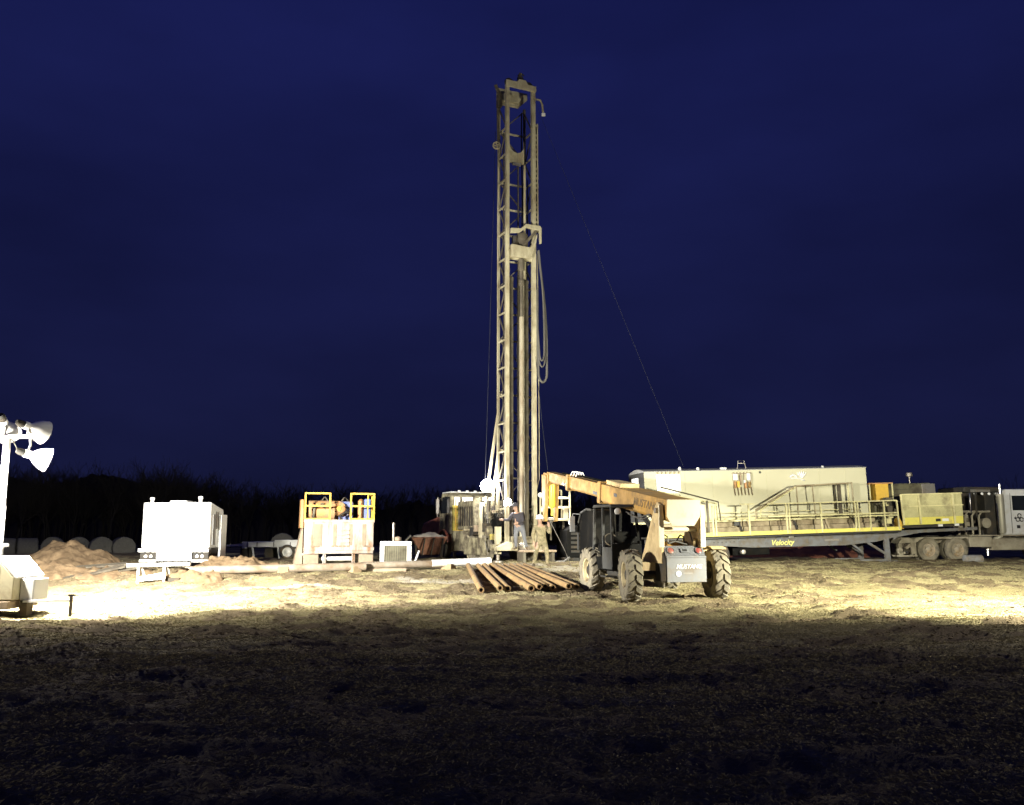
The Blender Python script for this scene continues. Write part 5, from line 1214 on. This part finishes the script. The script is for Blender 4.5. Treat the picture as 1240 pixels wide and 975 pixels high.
# ------------------------------------------------------------------ mud unit with railings
def make_mud_unit():
    T = thing('mud_pump_unit', 'rust-stained white mud unit with yellow guard rails and orange machinery on top', 'pump unit', (-6.36, 33.0, .50), 15)
    body = MB().box(-1.26, 1.26, 0, 2.4, .46, 1.66).build('tank_wall', 'rustwhite', T, .02)
    for (a, b_, m) in ((-.92, -.62, 'browngrey'), (-.56, -.40, 'rustwhite'), (-.22, -.10, 'browngrey'), (.36, .48, 'browngrey'), (.84, .98, 'browngrey')):
        MB().box(a, b_, -.015, 0, .76, 1.54).build('wall_rib', m, body, .004)
    MB().box(-1.28, 1.28, -.03, 0, .58, .70).build('wall_band', 'rustwhite', body, .006)
    MB().box(-1.28, 1.28, -.04, 0, 1.60, 1.70).build('top_channel', 'rustwhite', body, .006)
    for a, b_ in ((-1.02, -.68), (.88, 1.16), (-.28, .42)):
        n = 5 if b_ - a > .3 else 3
        for i in range(n):
            w = (b_ - a) / n; MB().box(a + i * w, a + i * w + w * .72, -.034, -.03, .71, .765).build('stencil_mark', 'browngrey', body)
    for z in (.88, 1.02, 1.16, 1.32): MB().bar((-.10, -.05, z), (.36, -.05, z), .03, .03).build('ladder_rung', 'rustwhite', body)
    for a, b_ in ((-1.26, -.72), (.74, 1.26)):
        MB().box(a, b_, -.05, .5, -.06, .44).build('support_foot', 'browngrey', T, .02)
    MB().tube((-.6, .2, .28), (.6, .2, .28), .08, 12).build('axle_tube', 'whiteenamel', T)
    for x in (-.55, -.48, .5, .57): MB().box(x - .02, x + .02, .05, .1, .0, .46).build('brace', 'rustwhite', T)
    # left sloping side panel
    MB().hexa([(-1.62, .3, .0), (-1.30, .1, .0), (-1.28, 2.2, .0), (-1.6, 2.2, .0), (-1.33, .3, 1.4), (-1.30, .1, 1.4), (-1.28, 2.2, 1.4), (-1.33, 2.2, 1.4)]).build('side_chute', 'browngrey', T, .01)
    MB().prism([(.2, 1.4), (.2, 2.1), (.45, 2.45), (1.5, 2.45), (2.2, 1.4)], 'x', -1.40, -1.29).build('side_guard', 'orange', T, .01)
    # guard rails
    for x0, x1 in ((-1.25, -.36), (.40, 1.25)):
        for x in (x0, x1): MB().bar((x, 0, 1.70), (x, 0, 2.68), .06, .06).build('guard_post', 'rail', T)
        for z in (2.2, 2.66): MB().bar((x0, 0, z), (x1, 0, z), .05, .06).build('guard_rail', 'rail', T)
        MB().bar((x0, 0, 1.73), (x1, 0, 1.73), .03, .05).build('toe_board', 'rail', T)
    for z in (2.2, 2.66): MB().bar((1.25, 0, z), (1.25, 1.4, z), .05, .06).build('guard_rail', 'rail', T)
    MB().bar((1.25, .7, 1.7), (1.25, .7, 2.68), .06, .06).build('guard_post', 'rail', T)
    MB().bar((1.02, 0, 1.7), (1.02, 0, 2.68), .045, .045).build('guard_post', 'rail', T)
    # machinery on top
    MB().tube((-1.1, .9, 2.05), (-.15, .9, 2.05), .38, 18).build('shaker_drum', 'orange', T)
    MB().box(-1.1, .2, 1.1, 2.0, 1.68, 2.42).build('shaker_body', 'orange', T, .03)
    MB().lathe([(0, -.3), (.16, -.28), (.18, -.1), (.26, -.08), (.26, .0), (.14, .02), (.14, .18), (0, .2)], (.02, .45, 2.1), (.3, -1, 0), 16).build('pump_head', 'orange', T)
    MB().lathe([(.09, 0), (.09, .03), (0, .03)], (-.02, .24, 2.12), (.3, -1, 0), 12).build('pump_cap', 'rail', T)
    MB().box(.02, .55, .7, 1.6, 1.68, 2.40).build('motor', 'blue', T, .06)
    MB().lathe([(.12, 0), (.12, .72), (.06, .78), (0, .8)], (.85, .8, 1.7), (0, 0, 1), 14).build('standpipe', 'orange', T)
    MB().box(.95, 1.2, .6, 1.3, 1.68, 2.5).build('motor', 'blue', T, .05)
    for x in (-.5, .25): MB().path([(x - .12, 1.0, 2.42), (x, 1.0, 2.58), (x + .12, 1.0, 2.42)], .03, 8).build('lifting_eye', 'mastdk', T)
    MB().path([(-.95, .5, 1.7), (-.9, .45, 2.15), (-.6, .5, 2.3), (-.45, .6, 2.0)], .05, 8).build('hose', 'mastdk', T)
    MB().path([(.1, .3, 1.7), (.0, .25, 1.85), (.25, .3, 2.0), (.5, .4, 1.9)], .045, 8).build('hose', 'dark', T)
    return T
make_mud_unit()
def make_pump():
    T = thing('pump_engine', 'small engine pump in a white arched frame with an upright exhaust', 'pump', (-4.15, 32.1, .47), 4)
    for x in (-.56, .40): MB().box(x, x + .16, 0, .14, .0, .80).build('frame_post', 'whiteenamel', T, .02)
    MB().box(-.56, .56, 0, .14, .80, .95).build('frame_top', 'whiteenamel', T, .02)
    gr = MB().box(-.40, .40, .02, .12, .12, .80).build('radiator', 'olive', T)
    for i in range(10): MB().box(-.39 + i * .08, -.375 + i * .08, .0, .02, .14, .78).build('radiator_fin', 'mastdk', gr)
    MB().box(-.45, .45, .14, 1.3, .15, .75).build('engine', 'dark', T, .04)
    MB().tube((-.12, .5, .75), (-.12, .5, 1.62), .045, 10).build('exhaust_pipe', 'steel', T)
    MB().lathe([(0, 0), (.11, .02), (.12, .14), (0, .18)], (.06, .2, .95), (0, 0, 1), 12).build('air_cleaner', 'browngrey', T)
    MB().box(-.6, .6, -.05, 1.35, -.05, .1).build('skid', 'whiteenamel', T, .01)
    MB().bar((.60, .1, .0), (.82, .15, .62), .05, .05).build('tow_bar', 'whiteenamel', T)
    return T
make_pump()
def make_lowboy():
    T = thing('flatbed_trailer', 'low white flatbed trailer parked behind the mud unit', 'trailer', (-11.2, 41.2, .52), 4)
    MB().box(-.9, 1.9, 0, 2.0, .56, .80).build('deck', 'white', T, .02)
    MB().prism([(-.9, .6), (-.9, .74), (-2.0, .66), (-2.0, .58)], 'y', .6, 1.2).build('drawbar', 'white', T)
    MB().box(-1.2, -1.0, .2, .5, .5, .8).build('coupling_box', 'white', T, .01)
    for i, x in enumerate((-.5, .25, 1.0)): MB().box(x, x + .03, -.008, 0, .58, .78).build('deck_seam', 'dark', T)
    MB().box(.3, 1.9, -.01, 1.9, .80, .88).build('ramp', 'white', T, .01)
    for x in (.9, 1.75):
        for y, s in ((.0, -1), (1.9, 1)):
            w = make_wheel(T, (x, y, .33), .34, .2, .22, s, 'rubber_dark', 'rimwhite'); w.rotation_euler = (0, 0, R(90))
    for x in (-.7, .45): MB().bar((x, .05, .56), (x + .1, .05, -.02), .07, .07).build('jack_leg', 'white', T)
    for x in (-1.3, -.2): MB().box(x, x + .4, .3, 1.5, .02, .5).build('storage_crate', 'dark', T, .02)
    return T
make_lowboy()

# ------------------------------------------------------------------ pipes on the ground
def hollow(name, label, a, b_, r0, m, cat='pipe', grp=None, n=16):
    a, b_ = Vector(a), Vector(b_); L = (b_ - a).length
    mb = MB().lathe([(r0, 0), (r0, L), (r0 * .62, L), (r0 * .62, 0)], (0, 0, 0), (0, 0, 1), n, close=True)
    o = mb.build(name, m, loc=a); o.rotation_mode = 'QUATERNION'; o.rotation_quaternion = (b_ - a).to_track_quat('Z', 'Y')
    return tag(o, label, cat, grp)
hollow('flow_pipe', 'long muddy grey pipe running from the white tank trailer to the mud unit', (-10.7, 29.3, .50), (-4.9, 30.3, .60), .135, 'greypipe')
hollow('flow_pipe', 'grey pipe along the front of the small white engine pump', (-5.15, 30.55, .62), (-2.7, 31.1, .66), .12, 'greypipe')
hollow('flow_pipe', 'pale pipe reaching from the engine pump to the rig deck', (-2.75, 31.0, .68), (-.75, 31.6, .74), .125, 'white')
hollow('flow_pipe', 'thin dark pipe lying lower behind the long muddy grey pipe', (-9.6, 29.9, .40), (-3.6, 30.7, .46), .08, 'browngrey')
hollow('flow_pipe', 'short white pipe lying under the engine pump', (-4.6, 30.9, .46), (-3.4, 31.1, .46), .055, 'white')
for i, (x, y) in enumerate(((-9.9, 29.42), (-7.6, 29.82), (-5.3, 30.25), (-2.2, 31.2), (-.95, 31.55))):
    z = float(gz(x, y, False)); o = MB().box(-.16, .16, -.2, .2, -.1, .16).build('timber_block', 'wood', loc=(x, y, z + .02), rot=(0, 0, R(10 + 17 * i)))
    tag(o, ('timber block under the tank end of the long muddy pipe', 'timber block under the middle of the long muddy pipe', 'timber block where the muddy pipe meets the mud unit', 'timber block under the pale pipe near its start', 'timber block under the rig end of the pale pipe')[i], 'timber block', 'timber blocks under the flow pipes')
# rusty casing on skids in front of the rig
fx = [-1.50, -1.16, -.94, -.70, -.46, -.24, -.02, .20, .44]
nx_ = [-.86, -.33, -.12, .55, .78, .96, 1.18, 1.62, 1.86]
ny_ = [25.3, 25.3, 25.4, 25.7, 25.6, 26.0, 25.9, 25.7, 25.9]
lab = ['rusty casing pipe lying apart at the flow pipe end of the pile', 'second rusty casing pipe, one of a close pair', 'third rusty casing pipe, the other of a close pair',
       'fourth rusty casing pipe, first of the wide bundle', 'fifth rusty casing pipe in the bundle', 'sixth rusty casing pipe in the bundle', 'seventh rusty casing pipe in the bundle',
       'eighth rusty casing pipe, next to the last by the telehandler', 'last rusty casing pipe, beside the telehandler front wheel']
for i in range(9):
    za = float(gbase(fx[i], 31)) + .15; zn = float(gbase(nx_[i], ny_[i])) + .115 + .03 * ((i * 5) % 3)
    hollow('casing_pipe', lab[i], (nx_[i], ny_[i], zn), (fx[i], 31.0 - .35 * ((i * 37) % 5) / 5, za), (.088, .082, .092, .10, .085, .08, .09, .086, .082)[i], 'rust', grp='rusty casing pipes in front of the rig')
for i, y in enumerate((26.6, 30.2)):
    u = (y - 25.5) / 5.5; x0 = -.8 - .65 * u; x1 = 1.95 - 1.5 * u; z = float(gbase(0, y)) + .03
    o = MB().box(x0, x1, -.06, .06, -.08, .02).build('timber_skid', 'wood', loc=(0, y, z)); tag(o, ('timber skid under the field ends of the rusty pipes', 'timber skid under the rig ends of the rusty pipes')[i], 'timber', 'timber skids under the rusty pipes')
# dark compressor skid right of the rig
C = thing('compressor', 'dark compressor skid half hidden behind the telehandler cab', 'compressor', (3.1, 36.8, .52), 10)
MB().prism([(-.9, .2), (-.9, 1.3), (-.6, 1.5), (.7, 1.5), (.9, 1.3), (.9, .2)], 'y', 0, 1.8).build('housing', 'black', C, .04)
MB().box(-.95, .95, -.05, 1.85, -.02, .2).build('skid', 'dark', C, .01)
for i in range(5): MB().box(-.7, .4, -.02, 0, .4 + i * .18, .5 + i * .18).build('louvre', 'dark', C)
MB().path([(-.8, -.1, .2), (-1.1, -.4, .05), (-1.4, -.3, .04), (-1.6, .2, .04)], .05, 8).build('hose', 'hose', C)
# rust-red hopper heaped with pale cuttings, left of the rig truck
Hp = thing('cuttings_hopper', 'rust-red hopper heaped with pale drill cuttings beside the rig truck', 'hopper', (-3.75, 40.2, .52), 8)
MB().hexa([(-.35, -.3, .22), (.45, -.3, .22), (.45, .4, .22), (-.35, .4, .22), (-.80, -.7, 1.0), (.85, -.7, 1.05), (.85, .8, 1.05), (-.80, .8, 1.0)]).build('bin', 'rustred', Hp, .06)
for x, y in ((-.5, -.45), (.55, -.45), (.55, .5), (-.5, .5)): MB().bar((x, y, -.05), (x * 1.2, y * 1.1, .85), .07, .07).build('leg', 'dark', Hp)
for x in (-.3, .1, .5): MB().bar((x, -.6, .22), (x + .12, -.74, .98), .05, .04).build('bin_rib', 'dark', Hp)
hv = []; hf = []; n = 16
for j in range(n + 1):
    for i in range(n + 1):
        u_, v_ = -1 + 2 * i / n, -1 + 2 * j / n; k_ = max(0, 1 - max(abs(u_), abs(v_)) ** 1.6)
        hv.append((u_ * .80 + .02, v_ * .72 + .05, 1.0 + .20 * k_ * (1 + .5 * float(vnoise(u_ * 2, v_ * 2, .6, 91))) + .10 * float(vnoise(u_ * 2, v_ * 2, .22, 92))))
for j in range(n):
    for i in range(n):
        k_ = j * (n + 1) + i; hf.append((k_, k_ + 1, k_ + n + 2, k_ + n + 1))
MB().add(hv, hf).build('cuttings', 'slurry', Hp)
MB().path([(-.9, -.5, .5), (-1.0, -.6, .9), (-.8, -.6, 1.1)], .05, 8).build('inlet_hose', 'steel', Hp)

# ------------------------------------------------------------------ people
def make_person(name, label, loc, rz, J, mats, hat=True, hat_m='whiteenamel', lean=0):
    """J: joint name -> (x, y, z); faces -y. One continuous skinned body."""
    P = thing(name, label, 'person', loc, rz)
    rad = dict(pelvis=.165, waist=.16, chest=.185, neckb=.10, neck=.058, jaw=.075, head=.098, crown=.085, nose=.022,
               shL=.10, elL=.072, wrL=.048, shR=.10, elR=.072, wrR=.048, hipL=.115, knL=.082, anL=.062, toL=.045, hipR=.115, knR=.082, anR=.062, toR=.045, hel=.05)
    names = []; co = []; rr = []; ed = []
    def v(n, p, r_): names.append(n); co.append(Vector(p)); rr.append(r_); return len(co) - 1
    ix = {}
    for n in ('pelvis', 'waist', 'chest', 'neckb', 'neck', 'jaw', 'head', 'crown', 'nose', 'shL', 'elL', 'wrL', 'shR', 'elR', 'wrR', 'hipL', 'knL', 'anL', 'toL', 'hipR', 'knR', 'anR', 'toR'):
        ix[n] = v(n, J[n], rad[n])
    for a, b_ in (('pelvis', 'waist'), ('waist', 'chest'), ('chest', 'neckb'), ('neckb', 'neck'), ('neck', 'jaw'), ('jaw', 'head'), ('head', 'crown'), ('head', 'nose'),
                  ('chest', 'shL'), ('shL', 'elL'), ('elL', 'wrL'), ('chest', 'shR'), ('shR', 'elR'), ('elR', 'wrR'),
                  ('pelvis', 'hipL'), ('hipL', 'knL'), ('knL', 'anL'), ('anL', 'toL'), ('pelvis', 'hipR'), ('hipR', 'knR'), ('knR', 'anR'), ('anR', 'toR')):
        ed.append((ix[a], ix[b_]))
    part = {}
    for side, sg in (('L', -1), ('R', 1)):
        w = Vector(J['wr' + side]); e = Vector(J['el' + side]); d = (w - e).normalized()
        lat = d.cross(Vector((0, -1, .2))).normalized(); nrm = d.cross(lat).normalized()
        palm = v('palm' + side, w + d * .075, .034); ed.append((ix['wr' + side], palm))
        for k, (o_, L) in enumerate(((-.030, .070), (-.010, .082), (.011, .078), (.031, .06))):
            a1 = v('fing' + side, w + d * .105 + lat * o_, .0105); a2 = v('fing' + side, w + d * (.105 + L * .55) + lat * o_ + nrm * .012, .0095)
            a3 = v('fing' + side, w + d * (.105 + L * .9) + lat * o_ + nrm * .035, .008); ed += [(palm, a1), (a1, a2), (a2, a3)]
        t1 = v('fing' + side, w + d * .05 + lat * -.042 * sg + nrm * .01, .012); t2 = v('fing' + side, w + d * .095 + lat * -.062 * sg + nrm * .025, .010); ed += [(palm, t1), (t1, t2)]
    me = bpy.data.meshes.new('body'); me.from_pydata([tuple(c) for c in co], ed, [])
    o = bpy.data.objects.new('body', me); COL.objects.link(o)
    sk = o.modifiers.new('skin', 'SKIN'); sk.use_smooth_shade = True
    for i, d in enumerate(me.skin_vertices[0].data): d.radius = (rr[i], rr[i]); d.use_root = (i == 0)
    for n in ('waist', 'chest', 'pelvis'): me.skin_vertices[0].data[ix[n]].radius = (rad[n] * 1.12, rad[n] * .86)
    o.modifiers.new('sub', 'SUBSURF').levels = 2
    dg = bpy.context.evaluated_depsgraph_get(); dg.update()
    m2 = bpy.data.meshes.new_from_object(o.evaluated_get(dg)); bpy.data.objects.remove(o)
    m2.name = 'body'
    b2 = bpy.data.objects.new('body', m2); COL.objects.link(b2); b2.parent = P
    for k in ('top', 'legs', 'skin', 'boot'): m2.materials.append(M[mats[k]])
    segs = []
    kind = {}
    for a, b_ in ed:
        n = names[b_]
        k = 2 if n in ('jaw', 'head', 'crown', 'nose', 'neck') or n.startswith('palm') or n.startswith('fing') else 3 if n in ('toL', 'toR') else 1 if n in ('hipL', 'hipR', 'knL', 'knR', 'anL', 'anR') else 0
        segs.append((co[a], co[b_], k))
    r_ = random.Random(1)
    for p in m2.polygons:
        c = p.center; best = (9, 0)
        for a, b_, k in segs:
            t_ = max(0, min(1, (c - a).dot(b_ - a) / max(1e-9, (b_ - a).length_squared))); dd = (c - a.lerp(b_, t_)).length
            if dd < best[0]: best = (dd, k)
        p.material_index = best[1]; p.use_smooth = True
    hd = Vector(J['head']); f = (Vector(J['nose']) - hd); f.z = 0; f.normalize(); sd = Vector((f.y, -f.x, 0))
    up = (Vector(J['crown']) - Vector(J['neck'])).normalized()
    for s in (-1, 1):
        MB().lathe([(0, -.014), (.012, -.006), (.012, .006), (0, .014)], hd + f * .088 + sd * (.033 * s) + up * .012, f, 8).build('eye', 'blackmark', b2)
        MB().lathe([(0, -.012), (.022, -.006), (.024, .006), (0, .012)], hd + sd * (.096 * s) - up * .01, sd, 8).build('ear', mats['skin'], b2)
    MB().bar(hd + f * .088 + sd * -.025 - up * .065, hd + f * .088 + sd * .025 - up * .065, .012, .01).build('mouth', 'maroon', b2)
    if hat:
        c = Vector(J['crown']) - up * .015
        h = MB().lathe([(.150, -.035), (.152, -.022), (.128, -.012), (.126, .03), (.112, .075), (.075, .108), (.03, .122), (0, .124)], c, up, 24).build('hard_hat', hat_m, b2)
        MB().prism([(-.09, .10), (.09, .10), (.07, .19), (-.07, .19)], 'z', -.03, -.018).build('hat_brim', hat_m, h).matrix_local = Matrix.Translation(c) @ (Matrix((sd, f, up)).transposed().to_4x4())
    return P
# worker in tan, near the casing, reaching up towards the boom head
J1 = dict(pelvis=(0, 0, .93), waist=(-.01, 0, 1.08), chest=(-.02, -.01, 1.30), neckb=(-.03, -.02, 1.45), neck=(-.05, -.04, 1.53), jaw=(-.06, -.07, 1.60), head=(-.065, -.07, 1.68), crown=(-.07, -.06, 1.77), nose=(-.09, -.175, 1.67),
          shL=(-.23, 0, 1.41), elL=(-.31, .02, 1.13), wrL=(-.29, -.07, .90), shR=(.19, 0, 1.42), elR=(.30, -.13, 1.20), wrR=(.24, -.20, 1.44),
          hipL=(-.12, 0, .86), knL=(-.21, -.03, .48), anL=(-.27, .05, .10), toL=(-.31, -.12, .05), hipR=(.12, 0, .86), knR=(.18, -.10, .48), anR=(.23, -.02, .10), toR=(.27, -.18, .05))
make_person('person', 'worker in tan work clothes and white hard hat standing legs apart by the rusty pipes', (1.05, 32.2, float(gz(1.05, 32.2, False)) + .0), 12, J1, dict(top='tan', legs='tan', skin='skin', boot='boot'))
# worker on the rig deck, leaning to the console, in a dark hooded top
J2 = dict(pelvis=(.02, 0, .93), waist=(.0, -.01, 1.08), chest=(-.05, -.03, 1.30), neckb=(-.08, -.05, 1.45), neck=(-.10, -.07, 1.53), jaw=(-.12, -.08, 1.60), head=(-.125, -.08, 1.68), crown=(-.13, -.06, 1.77), nose=(-.225, -.11, 1.67),
          shL=(-.25, -.03, 1.40), elL=(-.42, -.05, 1.18), wrL=(-.62, -.08, 1.20), shR=(.15, -.03, 1.42), elR=(.18, -.12, 1.15), wrR=(-.02, -.22, 1.08),
          hipL=(-.10, 0, .86), knL=(-.13, -.05, .48), anL=(-.12, .03, .10), toL=(-.18, -.13, .05), hipR=(.14, 0, .86), knR=(.22, -.04, .48), anR=(.30, .03, .10), toR=(.36, -.12, .05))
make_person('person', 'worker in dark top, cap and grey trousers on the rig deck by the mast', (.28, 35.72, .52 + .52), -8, J2, dict(top='hoodie', legs='jeans', skin='skin', boot='boot'), hat=True, hat_m='hoodie')
